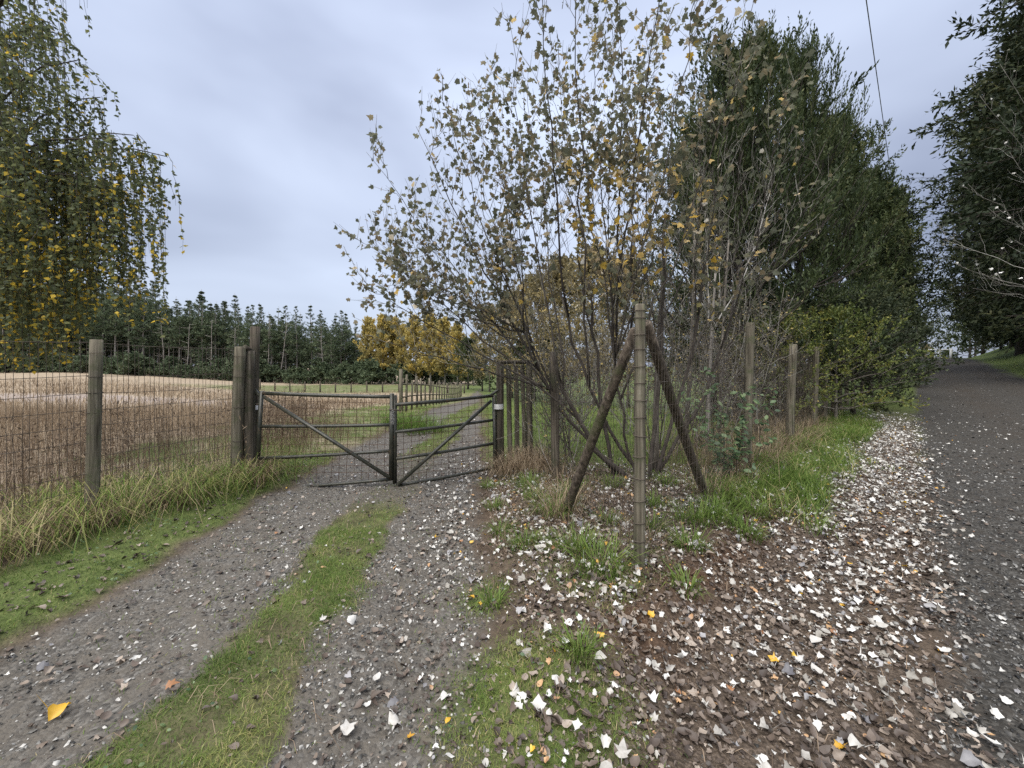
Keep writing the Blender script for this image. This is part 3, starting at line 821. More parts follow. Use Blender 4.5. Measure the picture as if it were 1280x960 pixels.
# ------------------------------------------------------------------ trees
def canopy(seed, h, z0, rad, nl, ns, nsp, m, L, Wd, el=(0.1, 0.6), droop=0.0, spray=0.4, bias=(0, 0, 0.2), trunk_r=0.15, lean=(0, 0), tk=8,
           wood_sides=5, inner=0.25, dirsoft=0.7, pz=0.85, clump=0.6, rshift=None, limb_r=0.35, bare=0.0, sidelean=None, skip=0.0, leafdir=0.8, leafrand=0.75, lvar=.62, whorl=0):
    """a tree at the origin: (trunk, limbs, leaves) as Geo; rad(f) is the crown radius at height fraction f"""
    rng = rng_(seed)
    T, Lg, Cg = Geo(), Geo(), Geo()
    k = tk
    t = np.linspace(0, 1, k)
    axis = np.stack([lean[0] * t ** 1.5 + 0.01 * h * np.sin(t * 5 + seed) * t, lean[1] * t ** 1.5 + 0.01 * h * np.cos(t * 4 + seed) * t, h * t - 0.3 * (t == 0)], 1)
    tubes(T, axis, trunk_r * (1 - 0.93 * t ** 0.8) * (1 + 0.6 * (t == 0)), 9)
    f = np.sort(rng.random(nl)) ** pz
    if whorl: f = np.clip((np.floor(f * whorl) + .3) / whorl + rng.normal(size=nl) * .008, 0, .985)
    zt = z0 + (h - z0) * f * 0.985
    bx = np.interp(zt, axis[:, 2], axis[:, 0]); by = np.interp(zt, axis[:, 2], axis[:, 1])
    az = np.arange(nl) * 2.39996 + rng.random(nl) * 0.9
    elv = el[0] + (el[1] - el[0]) * np.clip(f + rng.normal(size=nl) * 0.15, 0, 1.1)
    ln = np.array([rad(q) for q in f]) * (lvar + (1.12 - lvar) * rng.random(nl))
    if sidelean is not None:
        ln = ln * (1 + sidelean[1] * np.cos(az - sidelean[0]))
    D = np.stack([np.cos(az) * np.cos(elv), np.sin(az) * np.cos(elv), np.sin(elv)], 1)
    B = np.stack([bx, by, zt], 1)
    kt = np.linspace(0, 1, 6)
    P = B[:, None] + D[:, None] * ln[:, None, None] * kt[None, :, None]
    P[..., 2] += (droop * ln)[:, None] * kt[None] ** 2
    P[:, 1:] += rng.normal(size=(nl, 5, 3)) * 0.03 * ln[:, None, None]
    tr = trunk_r * (1 - 0.9 * zt / h)
    tubes(Lg, P, np.maximum(tr * limb_r, 0.006)[:, None] * (1 - 0.85 * kt[None]), wood_sides, rnd=rng.random(nl))
    # branchlets
    n2 = nl * ns
    li = np.repeat(np.arange(nl), ns)
    t2 = inner + (1.0 - inner) * np.tile(np.linspace(0, 1, ns), nl) * (0.9 + 0.1 * rng.random(n2))
    idx = np.clip(t2 * 5, 0, 4.999); i0 = idx.astype(int); fr = (idx - i0)[:, None]
    S0 = P[li, i0] * (1 - fr) + P[li, i0 + 1] * fr
    sd_ = unit(D[li] * 0.8 + rand_unit(rng, n2) * dirsoft + np.array(bias))
    sl = ln[li] * (0.16 + 0.22 * rng.random(n2)) * (1.25 - 0.6 * t2) + spray * (0.5 if not whorl else .15)
    k3 = np.linspace(0, 1, 3)
    P2 = S0[:, None] + sd_[:, None] * sl[:, None, None] * k3[None, :, None]
    tubes(Lg, P2, np.full(n2, 1.0)[:, None] * np.maximum(0.12 * tr[li] * limb_r * 2.2, 0.004)[:, None] * (1 - 0.6 * k3[None]), 3, rnd=rng.random(n2), cap=False)
    # sprays and leaves
    n3 = n2 * nsp
    si = np.repeat(np.arange(n2), nsp)
    u3 = 0.15 + 0.9 * rng.random(n3)
    Q0 = S0[si] + sd_[si] * (sl[si] * u3)[:, None]
    qd = unit(sd_[si] * 0.7 + rand_unit(rng, n3) * dirsoft + np.array(bias))
    qr = rng.random(n3) * clump * .7 + (rng.random(nl)[li[si]]) * 0.42
    keep = rng.random(n3) > skip
    if bare: keep &= rng.random(n3) > bare * (1 - (Q0[:, 2] - z0) / (h - z0))
    Q0, qd, qr = Q0[keep], qd[keep], qr[keep]
    n3 = len(Q0)
    ql = spray * (0.6 + 0.8 * rng.random(n3))
    if whorl: ql = ql * np.clip(ln[li[si]][keep] / 2.2, .3, 1)
    w = np.repeat(np.arange(n3), m)
    tt = np.tile((np.arange(m) + 0.5) / m, n3)
    N = len(w)
    base = Q0[w] + qd[w] * (ql[w] * tt)[:, None]
    ld = unit(qd[w] * leafdir + rand_unit(rng, N) * leafrand)
    s = unit(np.cross(ld, rand_unit(rng, N)))
    sz = 0.7 + 0.6 * rng.random(N)
    if whorl: sz = sz * np.clip(ln[li[si]][keep] / 2.0, .4, 1)[w]
    r = np.clip(qr[w] + rng.random(N) * (0.85 - clump), 0, 1)
    if rshift is not None: r = np.clip(r + rshift(base), 0, 1)
    quad_leaves(Cg, base, ld, s, L * sz, Wd * sz, r)
    return T, Lg, Cg

def tree_meshes(name, geos, mats):
    T, Lg, Cg = geos
    return [('trunk', T.mesh(name + '_trunk', mats[0], smooth=True), None), ('limbs', Lg.mesh(name + '_limbs', mats[0]), 'stuff'),
            ('crown', Cg.mesh(name + '_crown', mats[1]), None)]

def place_tree(meshes, name, loc, label, cat='tree', group=None, rz=0.0, sc=1.0, tilt=0.0):
    t = thing(name, loc, label, cat, group)
    t.rotation_euler = (tilt, 0, rz)
    t.scale = (sc, sc, sc) if not isinstance(sc, tuple) else sc
    for nm, me, kind in meshes:
        o = link(nm, me, t)
        if kind: o['kind'] = kind
    return t

R_ = random.Random(7)
ORD = ['first', 'second', 'third', 'fourth', 'fifth', 'sixth', 'seventh', 'eighth', 'ninth', 'tenth', 'eleventh', 'twelfth']
def nth(k, n):
    return 'leftmost' if k == 0 else 'rightmost' if k == n - 1 else ORD[k] + ' from the left'

# ---- pine forest behind the field
pine_vars = []
for v in range(6):
    lo = [0.28, 0.40, 0.18, 0.46, 0.30, 0.06][v]
    rad = (lambda lo: (lambda q: 3.1 * (1 - q) ** 0.9 * (0.55 + 0.45 * min(1, q * 5)) + 0.06))(lo)
    g3 = canopy(200 + v, 18, 18 * lo, rad, 84, 5, 3, 6, 0.42, 0.14, el=(-0.12, 0.75), droop=0.12, spray=0.5, bias=(0, 0, 0.30), whorl=17, trunk_r=0.22, wood_sides=4,
                inner=0.3, dirsoft=0.7, clump=0.6, limb_r=0.2, skip=0.0, lvar=.45, pz=1.2)
    # dead lower branches
    rng = rng_(300 + v)
    nb = 22
    zb = 18 * lo * (0.25 + 0.8 * rng.random(nb)); a = rng.random(nb) * 6.28; l = 0.6 + 1.5 * rng.random(nb)
    B = np.stack([np.zeros(nb), np.zeros(nb), zb], 1)
    E = B + np.stack([np.cos(a) * l, np.sin(a) * l, -0.2 + 0.6 * rng.random(nb)], 1)
    tubes(g3[1], np.stack([B, (B + E) / 2 + [0, 0, .05], E], 1), np.tile([.028, .02, .01], (nb, 1)), 3, rnd=rng.random(nb), cap=False)
    pine_vars.append(tree_meshes('pine_tree', g3, (M['pine_trunk'], M['pine'])))

def forest_top(px):      # row of the tree tops along the photograph's forest edge
    return np.interp(px, [-140, 0, 60, 130, 170, 215, 240, 262, 290, 320, 345, 380, 400, 430, 450, 480, 520, 600], [330, 330, 335, 338, 345, 372, 366, 372, 370, 378, 384, 388, 388, 396, 402, 412, 415, 420])

pines = []
for row, (Y0, lift) in enumerate([(84, 0), (90, -2), (97, -5), (104, -5)]):
    px = -150 + row * 6
    while px < 475 - row * 0:
        Y = Y0 + R_.uniform(-2.5, 2.5)
        x = (px - CX) * Y / F
        ground = gz(x, Y)
        top = forest_top(px) + R_.uniform(-9, 17) + (R_.random() < 0.25) * 10
        h = CAMH - (top - HY) * Y / F - ground
        pines.append((x, Y, ground, h))
        px += R_.uniform(11, 19)
for x, Y, gr, h in pines:
    v = R_.choice((0, 1, 3, 4, 1, 2)) if Y < 87.5 else R_.randrange(6) if Y < 93 else R_.choice((2, 5, 5))
    s = h / 18
    w = s * R_.uniform(0.95, 1.4)
    place_tree(pine_vars[v], 'pine_tree', (x, Y, gr - .1), 'tall dark pine standing in the forest edge beyond the dry field', 'tree', 'pines of the forest edge', R_.uniform(0, 6.28), (w, w, s))
# pale leaning trunks without foliage at the edge
for k, (px, top, bot, lean) in enumerate([(262, 400, 462, 4), (333, 398, 466, 5), (348, 402, 467, 12), (292, 410, 463, 3), (404, 420, 470, -2), (232, 405, 460, 6), (205, 398, 460, -3)]):
    Y = 80.5
    b, tp = at(px, bot + 6, Y), at(px + lean, top, Y)
    b[2] = gz(b[0], Y)
    t = thing('dead_pine', b, 'pale bare pine trunk leaning at the forest edge', 'tree', 'bare pale trunks at the forest edge')
    g = Geo(); kt = np.linspace(0, 1, 6)[:, None]
    tubes(g, b + (tp - b) * kt + np.array((.15, 0, 0)) * np.sin(kt * 5), .12 * (1 - .75 * kt[:, 0]), 6)
    part('trunk', g, M['pine_trunk'], t)
    rng = rng_(400 + k); g = Geo(); nb = 26
    tb = 0.3 + 0.7 * rng.random(nb)[:, None]; B = b + (tp - b) * tb; a = rng.random(nb) * 6.28; l = 0.4 + 1.3 * rng.random(nb)
    E = B + np.stack([np.cos(a) * l, np.sin(a) * l, .1 + .5 * rng.random(nb)], 1)
    tubes(g, np.stack([B, (B + E) / 2, E], 1), np.tile([.03, .022, .012], (nb, 1)), 3, rnd=rng.random(nb), cap=False)
    part('branches', g, M['pine_trunk'], t, kind='stuff')

# ---- bushes under the forest edge
bush_vars = []
for v in range(4):
    g3 = canopy(420 + v, 2.6, 0.1, lambda q: 1.9 * (1 - q) ** 0.5 + .3, 26, 4, 4, 6, 0.34, 0.17, el=(0.05, 1.2), spray=0.4, trunk_r=.08, wood_sides=3, clump=.6, inner=.3)
    bush_vars.append(tree_meshes('bush', g3, (M['bark_dark'], M['pine'])))
px = -120
while px < 600:
    Y = 78 + R_.uniform(-1.5, 2.5)
    x = (px - CX) * Y / F
    s = R_.uniform(0.6, 1.35)
    place_tree(bush_vars[R_.randrange(4)], 'bush', (x, Y, gz(x, Y) - .1), 'dark green bush at the foot of the forest edge', 'bush', 'bushes along the forest edge', R_.uniform(0, 6.28), s)
    px += R_.uniform(6, 12)

# ---- golden poplars at the end of the field
gold_vars = []
for v in range(4):
    g3 = canopy(440 + v, 14, 1.2, (lambda v: (lambda q: 2.9 * (math.sin(math.pi * min(1, q * 0.85 + 0.15)) ** 0.8) + .4))(v), 60, 6, 5, 7, 0.36, 0.26, el=(0.5, 1.25), spray=.7, bias=(0, 0, .5),
                trunk_r=.2, wood_sides=4, clump=.55, inner=.2, skip=.1)
    gold_vars.append(tree_meshes('golden_poplar', g3, (M['pine_trunk'], M['gold'])))
for k, (px, top, Y, w, grp) in enumerate(sorted([(462, 402, 82, .9, 0), (478, 399, 80, 1.0, 0), (494, 402, 82, .9, 1), (505, 410, 79, .8, 0), (520, 400, 76, 1.0, 0), (538, 398, 74, 1.05, 1), (556, 402, 72, 1.0, 0), (572, 408, 68, .95, 1), (592, 420, 66, .9, 0), (486, 408, 88, 1.1, 1), (545, 404, 84, 1.1, 0)])):
    x = (px - CX) * Y / F; gr = gz(x, Y)
    s = (CAMH - (top - HY) * Y / F - gr) / 14
    place_tree(gold_vars[k % 4], 'golden_poplar', (x, Y, gr - .1), 'golden yellow autumn poplar beyond the field, %s of its row' % nth(k, 11), 'tree', 'golden poplars beyond the field', k * 1.3, (s * w, s * w, s))

# ---- paler trees past the golden ones, over the far drive
haz = canopy(470, 9, .6, lambda q: 2.6 * math.sin(math.pi * min(1, q * .8 + .2)) ** .8 + .3, 60, 6, 5, 7, .17, .12, el=(.3, 1.1), spray=.5, trunk_r=.10, clump=.4, inner=.2, skip=.15)
ol_m = tree_meshes('olive_tree', haz, (M['bark'], M['olive']))
ev = tree_meshes('hedge_tree', canopy(471, 6, .4, lambda q: 2.2 * math.sin(math.pi * min(1, q * .75 + .25)) ** .8 + .3, 40, 5, 4, 6, .22, .13, el=(.2, 1.1), spray=.4, trunk_r=.12, clump=.6, inner=.2), (M['bark_dark'], M['evergreen']))
for k, (px, top, Y, w) in enumerate([(612, 388, 46, 1.0), (640, 372, 36, 1.0), (668, 352, 30, 1.0), (700, 330, 25, 1.0), (742, 318, 21, .95), (785, 330, 18, .9)]):
    x = (px - CX) * Y / F; gr = gz(x, Y)
    s = (CAMH - (top - HY) * Y / F - gr) / 9
    place_tree(ol_m, 'young_poplar', (x, Y, gr - .1), 'brownish yellow young tree behind the picket screen, %s of its row' % nth(k, 6), 'tree', 'yellowing trees in a row inside the paddock', k * 1.1, (s * w, s * w, s))
for k, (px, Y, sc) in enumerate([(585, 52, 1.0), (603, 48, .8), (628, 40, .7), (655, 34, .75), (690, 28, .8)]):
    x = (px - CX) * Y / F; gr = gz(x, Y)
    place_tree(ev, 'hedge_tree', (x, Y, gr - .1), 'low dark bushy tree beyond the gate, %s of five' % nth(k, 5), 'tree', 'low dark trees beyond the gate', k * 1.7, sc)

# ---- dark evergreens along the road, inside the fence
def dome(a, b):
    return lambda q: a * max(0, 1 - q ** 2.6) ** .62 * (0.62 + 0.38 * min(1, q * 3)) + b
def cone(a, b, p=.7):
    return lambda q: a * (1 - q) ** p * (0.55 + 0.45 * min(1, q * 4)) + b
e1 = tree_meshes('evergreen_tree', canopy(500, 11, .5, dome(3.3, .35), 135, 8, 7, 9, .115, .047, el=(.15, 1.15), droop=.16, spray=.5, bias=(0, 0, .65), trunk_r=.2, inner=.15, dirsoft=.6, clump=.6, pz=.75, leafdir=1.0, leafrand=.55), (M['bark_dark'], M['evergreen']))
e2 = tree_meshes('evergreen_tree', canopy(501, 12, .4, dome(3.2, .35), 125, 7, 7, 9, .17, .070, el=(.15, 1.05), droop=.12, spray=.5, bias=(0, 0, .35), trunk_r=.2, inner=.15, dirsoft=.7, clump=.6, pz=.75), (M['bark_dark'], M['evergreen']))
e3 = tree_meshes('evergreen_tree', canopy(502, 13, 2.2, cone(3.6, .4, .5), 95, 7, 6, 8, .25, .11, el=(.0, .8), droop=-.05, spray=.6, bias=(0, 0, .05), trunk_r=.2, inner=.2, dirsoft=.75, clump=.6), (M['bark_dark'], M['evergreen_dark']))
EG = 'dark evergreens along the road fence'
for k, (ms, px, top, Y, w, lab) in enumerate([
        (e1, 925, 88, 11.0, .94, 'tall feathery evergreen, highest behind the bare thicket'),
        (e1, 1000, 100, 13.5, .60, 'dark evergreen with upright feathery tips beside the tallest one'),
        (e2, 1044, 172, 17.5, .72, 'dark evergreen third in the row along the road fence'),
        (e2, 1084, 232, 23.0, .80, 'dark evergreen overhanging the grass verge of the road'),
        (e3, 1104, 250, 31.0, .85, 'dark evergreen far up the road with dangling foliage'),
        (e3, 1128, 318, 48.0, .62, 'last small dark tree on the left of the far road'),
        (e2, 890, 175, 13.5, 1.0, 'dark evergreen half hidden behind the poplar branches')]):
    x = (px - CX) * Y / F; gr = gz(x, Y)
    s = (CAMH - (top - HY) * Y / F - gr) / {id(e1): 11, id(e2): 12, id(e3): 13}[id(ms)]
    place_tree(ms, 'evergreen_tree', (x, Y, gr - .1), lab, 'tree', EG, k * 2.1, (s * w, s * w, s))

# ---- big dark trees across the road
f1 = tree_meshes('cypress_tree', canopy(520, 24, 2.4, lambda q: 6.8 * (1 - q) ** .45 * (0.42 + .58 * min(1, q * 4)) + .5, 190, 8, 7, 8, .28, .11, el=(-.2, .7), droop=-.08, spray=.8, bias=(0, 0, 0.0), trunk_r=.38, inner=.25, dirsoft=.75, clump=.62), (M['bark_dark'], M['evergreen_dark']))
f2 = tree_meshes('cypress_tree', canopy(521, 18, 1.8, lambda q: 5.0 * (1 - q) ** .5 * (0.5 + .5 * min(1, q * 4)) + .5, 110, 8, 7, 8, .28, .115, el=(-.15, .7), droop=-.08, spray=.7, bias=(0, 0, -.05), trunk_r=.3, inner=.25, dirsoft=.75, clump=.62), (M['bark_dark'], M['evergreen_dark']))
CG = 'big dark trees across the road'
for k, (ms, n, s, sc, lab) in enumerate([
        (f1, 8.3, 34, 1.15, 'huge dark cypress at the right edge, nearest across the road'),
        (f1, 8.0, 48, 1.08, 'huge dark cypress second across the road'),
        (f1, 7.7, 63, .98, 'dark tree third across the road with foliage close to the bank'),
        (f2, 8.4, 68, 1.0, 'dark tree far up the bank across the road'),
        (f2, 9.0, 80, .9, 'small looking dark tree last across the road'),
        (f1, 15, 36, 1.0, 'huge dark cypress behind the nearest one on the bank'),
        (f2, 15, 58, 1.0, 'dark tree behind the second cypress on the bank'),
        (f2, 15, 76, 1.0, 'dark tree behind the last ones on the bank')]):
    X, Y = (s + n) / 1.41421, (s - n) / 1.41421
    place_tree(ms, 'cypress_tree', (X, Y, gz(X, Y) - .2), lab, 'tree', CG, k * 1.3, sc)
for k, (n, s, sc) in enumerate([(9.5, 79, 1.4), (11, 88, 1.7), (7.5, 92, 1.5), (7.0, 104, 1.6), (8.5, 116, 1.8), (-3.4, 74, 1.2), (-3.0, 92, 1.3), (-3.6, 108, 1.4)]):
    X, Y = (s + n) / 1.41421, (s - n) / 1.41421
    place_tree(ev, 'hedge_tree', (X, Y, gz(X, Y) - .2), 'low bushy tree %s by the crest of the road, %s by distance' % ('right' if k < 5 else 'left', ORD[k if k < 5 else k - 5]), 'tree', 'low trees near the crest of the road', k * 1.4, sc)
# far trees past the crest
for k, (n, s, sc) in enumerate([(2.5, 150, 1.1), (-3, 158, 1.0), (7, 165, 1.3), (-8, 150, 1.1)]):
    X, Y = (s + n) / 1.41421, (s - n) / 1.41421
    place_tree(ol_m if k == 0 else ev, 'distant_tree', (X, Y, gz(X, Y) - .2), 'small distant tree past the crest of the road', 'tree', 'distant trees past the crest', k, sc * .8)

# ---- leafy shrubs at the foot of the evergreens
sh1 = tree_meshes('leafy_shrub', canopy(540, 2.6, .3, lambda q: 1.5 * math.sin(math.pi * min(1, q * .7 + .3)) ** .7 + .15, 46, 6, 5, 7, .055, .038, el=(.2, 1.2), spray=.22, trunk_r=.05, inner=.25, clump=.5, limb_r=.5), (M['bark'], M['shrub']))
sh2 = tree_meshes('dark_shrub', canopy(541, 2.8, .1, lambda q: 1.7 * math.sin(math.pi * min(1, q * .7 + .3)) ** .7 + .15, 50, 6, 5, 8, .075, .045, el=(.1, 1.1), spray=.25, trunk_r=.06, inner=.2, clump=.6, limb_r=.5), (M['bark_dark'], M['evergreen_dark']))
for k, (ms, X, Y, sc, lab) in enumerate([
        (sh1, 8.5, 10.5, 1.0, 'yellow green leafy shrub leaning over the fence by the road'),
        (sh1, 6.7, 10.0, .9, 'green shrub with yellow leaves behind the far fence posts'),
        (sh2, 10.4, 12.2, 1.1, 'dark shrub spilling over the fence onto the grass verge'),
        (sh2, 12.6, 14.4, 1.2, 'dark shrub at the far end of the fence beside the road'),
        (sh2, 15.6, 17.4, 1.35, 'dark shrub past the last fence post, low beside the road'),
        (sh2, 8.6, 12.6, 1.2, 'dark shrub at the foot of the tallest evergreen'),
        (sh2, 19.5, 21.2, 1.4, 'dark shrub far along the verge under the evergreens'),
        (sh2, 6.6, 11.6, 1.2, 'dark shrub deep behind the bare thicket')]):
    place_tree(ms, 'leafy_shrub' if ms is sh1 else 'dark_shrub', (X, Y, gz(X, Y) - .05), lab, 'shrub', 'shrubs along the road fence', k * 1.9, sc)

for k, (n, s, sc) in enumerate([(10.2, 36, 1.5), (9.8, 43, 1.5), (9.6, 50, 1.5), (9.2, 58, 1.6), (8.8, 66, 1.7), (8.6, 75, 1.8), (10.8, 31, 1.5), (8.4, 84, 1.9), (9.3, 54, 1.7), (9.0, 62, 1.6), (8.6, 70, 1.7), (10.0, 46, 1.6), (10.2, 39.5, 1.6)]):
    X, Y = (s + n) / 1.41421, (s - n) / 1.41421
    place_tree(sh2, 'dark_shrub', (X, Y, gz(X, Y) - .1), 'dark shrub on the grassy bank under the big trees', 'shrub', 'shrubs on the bank across the road', k * 1.9, sc)

# ---- branching whips: the poplar by the corner post, its bare neighbours
def whip_tree(seed, base, ends, r0=(.022, .04), lat=(11, .5, 1.3), twigs=4, arch=.15, k=12, spread=.12, up=.4, t0=.22):
    """stems from one stool to given ends, with laterals and twigs; returns wood polylines"""
    rng = rng_(seed)
    base = np.array(base, float)
    stems, lats, tws = [], [], []
    for e in ends:
        e = np.array(e, float)
        b = base + np.array([rng.normal() * spread, rng.normal() * spread, -.1]) if base.ndim == 1 else base[len(stems)]
        d = e - b
        c = b + d * 0.5 + np.array([d[0] * arch, d[1] * arch, -abs(d[2]) * arch * .6]) + rng.normal(size=3) * .06
        P = bez(b, c, e, k)
        P[1:-1] += rng.normal(size=(k - 2, 3)) * .018 * np.linalg.norm(d) / 3
        r = r0[0] + (r0[1] - r0[0]) * rng.random()
        stems.append((P, r * (1 - .86 * np.linspace(0, 1, k) ** .9)))
        Ls = np.linalg.norm(d)
        nl = lat[0] + rng.integers(-2, 3)
        for t in np.linspace(t0, .95, nl) + rng.random(nl) * .04:
            t = min(t, .98)
            i = t * (k - 1); i0 = int(i); p = P[i0] + (P[min(i0 + 1, k - 1)] - P[i0]) * (i - i0)
            tg = unit(P[min(i0 + 1, k - 1)] - P[max(i0 - 1, 0)])
            q = unit(np.cross(tg, rng.normal(size=3)))
            dd = unit(tg * .75 + q * .7 + np.array((0, 0, up)))
            ll = (lat[1] + (lat[2] - lat[1]) * rng.random()) * (1.15 - .75 * t)
            k2 = 6; tt = np.linspace(0, 1, k2)[:, None]
            P2 = p + dd * ll * tt + np.array((0, 0, .12 * ll)) * tt ** 2 + rng.normal(size=(k2, 3)) * .012 * (tt > 0)
            lats.append((P2, max(.0035, .24 * r * (1 - .8 * t)) * (1 - .7 * tt[:, 0])))
            for _ in range(rng.integers(max(1, twigs - 2), twigs + 2)):
                u = .2 + .8 * rng.random(); j = u * (k2 - 1); j0 = min(int(j), k2 - 2)
                p3 = P2[j0] + (P2[j0 + 1] - P2[j0]) * (j - j0)
                d3 = unit(dd * .7 + rand_unit(rng, 1)[0] * .75 + np.array((0, 0, up * .8)))
                l3 = (.14 + .4 * rng.random()) * ll ** .5
                t3 = np.linspace(0, 1, 4)[:, None]
                tws.append((p3 + d3 * l3 * t3 + np.array((0, 0, .15 * l3)) * t3 ** 2, .0028 * (1 - .5 * t3[:, 0])))
    return stems, lats, tws

def lay(geo, items, sides, rng):
    tubes(geo, np.array([p for p, _ in items]), np.array([r for _, r in items]), sides, rnd=rng.random(len(items)), cap=sides > 3)

# lobed leaf
LO = np.array([(0, 0), (.17, .05), (.45, .09), (.34, .27), (.56, .50), (.29, .53), (.22, .70), (0, 1.0), (-.22, .70), (-.29, .53), (-.56, .50), (-.34, .27), (-.45, .09), (-.17, .05)])
def lobed(seed, curl=.35):
    rng = rng_(seed)
    xy = np.concatenate([[(0, .36)], LO * (1 + .10 * rng.normal(size=LO.shape)) ])
    a, b, c, d = rng.normal(size=4) * curl
    z = abs(a) * .9 * np.abs(xy[:, 0]) ** 1.4 * np.sign(a) + b * .6 * (xy[:, 1] - .4) ** 2 + c * .6 * xy[:, 0] * (xy[:, 1] - .3) + .05 * rng.normal(size=len(xy))
    T = np.column_stack([xy[:, 0], xy[:, 1], z])
    n = len(LO)
    tri = np.array([(0, 1 + i, 1 + (i + 1) % n) for i in range(n)])
    # a short stalk
    T = np.concatenate([T, [(-.015, 0, z[1]), (.015, 0, z[1]), (.0 + .05 * rng.normal(), -.42, z[1] + .08 * rng.normal())]])
    tri = np.concatenate([tri, [(n + 1, n + 2, n + 3)]])
    return T, tri
LEAFT = [lobed(600 + i) for i in range(8)]

pop_base = np.array((1.62, 5.25, gz(1.62, 5.25)))
ends_leafy = [at(*e) for e in [(458, 190, 4.7), (452, 350, 4.9), (520, 158, 4.7), (548, 112, 4.9), (608, 92, 5.0), (636, 20, 4.3), (676, -70, 4.2), (722, -110, 4.0), (775, -60, 4.4),
              (830, -110, 3.7), (880, -40, 3.6), (945, -10, 4.0), (985, 105, 4.7), (1030, 215, 5.2), (475, 425, 5.3), (650, 190, 5.6), (700, 90, 5.6), (800, 60, 5.4), (880, 130, 5.2), (760, 200, 4.4)]]
ends_leafy += [at(*e) for e in [(530, 300, 5.0), (580, 150, 4.6), (500, 330, 4.7), (660, 90, 5.0), (740, 20, 4.8), (820, 30, 4.6), (545, 380, 4.9), (725, 150, 5.0), (910, 60, 4.6), (960, 200, 5.0), (850, 210, 4.8), (480, 300, 5.1), (462, 300, 4.9)]]
limb_list = []
rng = rng_(609)
for q, r in [((690, 440, 4.9), .050), ((655, 415, 5.2), .034), ((735, 350, 5.2), .040), ((700, 365, 4.8), .034), ((790, 300, 5.1), .036), ((832, 270, 5.5), .042), ((880, 330, 5.4), .036), ((925, 350, 5.7), .034), ((765, 390, 4.9), .028)]:
    e = at(*q); a = pop_base + np.array((rng.normal() * .10 + .25 * (q[0] - 780) / 150, rng.normal() * .08, -.1))
    c = (a + e) / 2 + np.array(((e[0] - a[0]) * .22, 0, -.18))
    P = bez(a, c, e, 10); P[1:-1] += rng.normal(size=(8, 3)) * .018
    limb_list.append((P, r * .74 * (1 - .5 * np.linspace(0, 1, 10))))
starts_ = []
for e in ends_leafy:
    d_ = [np.linalg.norm((e - P[-1])[:2]) + .5 * rng.random() - .25 * (e - P[-1])[2] for P, _ in limb_list]
    P = limb_list[int(np.argmin(d_))][0]
    starts_.append(P[rng.integers(5, 10)])
stems, lats, tws = whip_tree(610, np.array(starts_), ends_leafy, (.009, .017), (15, .40, 1.2), 5, arch=.06, t0=.12)
poplar = thing('poplar_tree', pop_base, 'many stemmed poplar with lobed autumn leaves spreading behind the corner post', 'tree')
rng = rng_(611)
for it in stems:
    g = Geo(); tubes(g, it[0], it[1], 7, rnd=rng.random()); part('stem', g, M['bark_dark'], poplar, True)
for P, r_ in limb_list:
    g = Geo(); tubes(g, P, r_, 8, rnd=.4); part('limb', g, M['bark_dark'], poplar, True)
g = Geo(); lay(g, lats, 4, rng); lay(g, tws, 3, rng)
part('twigs', g, M['twig'], poplar, kind='stuff')
# leaves along stems, laterals, twigs
LP, LD = [], []
for (items, lo, step) in ((stems, .58, .085), (lats, .22, .072), (tws, .15, .068)):
    for P, _ in items:
        seg = np.linalg.norm(np.diff(P, axis=0), axis=1); Ls = seg.sum()
        m = int(Ls * (1 - lo) / step + rng.random())
        if m < 1: continue
        ts = lo + (1 - lo) * (np.arange(m) + rng.random(m) * .7) / m
        cum = np.concatenate([[0], np.cumsum(seg)]) / Ls
        LP.append(np.stack([np.interp(ts, cum, P[:, i]) for i in range(3)], 1))
        tg = unit(P[-1] - P[0])
        LD.append(np.repeat(tg[None], m, 0))
LP, LD = np.concatenate(LP), np.concatenate(LD)
px = CX + F * LP[:, 0] / LP[:, 1]; py = HY - F * (LP[:, 2] - CAMH) / LP[:, 1]
keepp = np.ones(len(LP))
keepp = np.where((py > 330) & (px > 640), .10, keepp)                     # the lower and right side has lost most of its leaves
keepp = np.where((px > 860) & (py > 150), .22, keepp)
keepp = np.where((px > 690) & (py > 230) & (py <= 400) & (px < 900), .48, keepp)
keepp = np.where(py > 400, np.minimum(keepp, .25), keepp)
keepp = np.where((px > 540) & (px < 720) & (py > 220), keepp * .62, keepp)
keepp *= .80
sel = rng.random(len(LP)) < keepp
LP, LD, px, py = LP[sel], LD[sel], px[sel], py[sel]
n = len(LP)
sz = .046 + .038 * rng.random(n)
ld = unit(LD * .35 + rand_unit(rng, n) * .62 + np.array((0, 0, -.50)))
sz = sz * np.where(np.hypot((px - 790) / 190, (py - 290) / 130) < 1, 1.15, 1)
nn = unit(np.cross(ld, rand_unit(rng, n)) + np.array((0, 0, .35)))
LP = LP + ld * (sz * .42)[:, None]
yel = np.clip(1 - np.hypot((px - 790) / 190, (py - 290) / 130), 0, 1)
rr_ = rng.random(n)
lr = .02 + .50 * rng.random(n) ** 1.3
lr = np.where(rr_ < .04 + .60 * yel, .62 + .38 * rng.random(n), lr)
lr = np.where((px < 700) & (py < 330) & (lr > .66), .45, lr)
lr = np.where(rng.random(n) < .02, .86 + .1 * rng.random(n), lr)
D_ = unit(ld); N0 = unit(nn - D_ * (nn * D_).sum(1, keepdims=True)); S_ = np.cross(D_, N0)
inview = (px > 0) & (px < 1280) & (py > 0) & (py < 940)
order = np.argsort(-np.where(inview, sz / LP[:, 1], 0))
single = set(order[:300].tolist())
g = Geo()
rest = np.array([i for i in range(n) if i not in single])
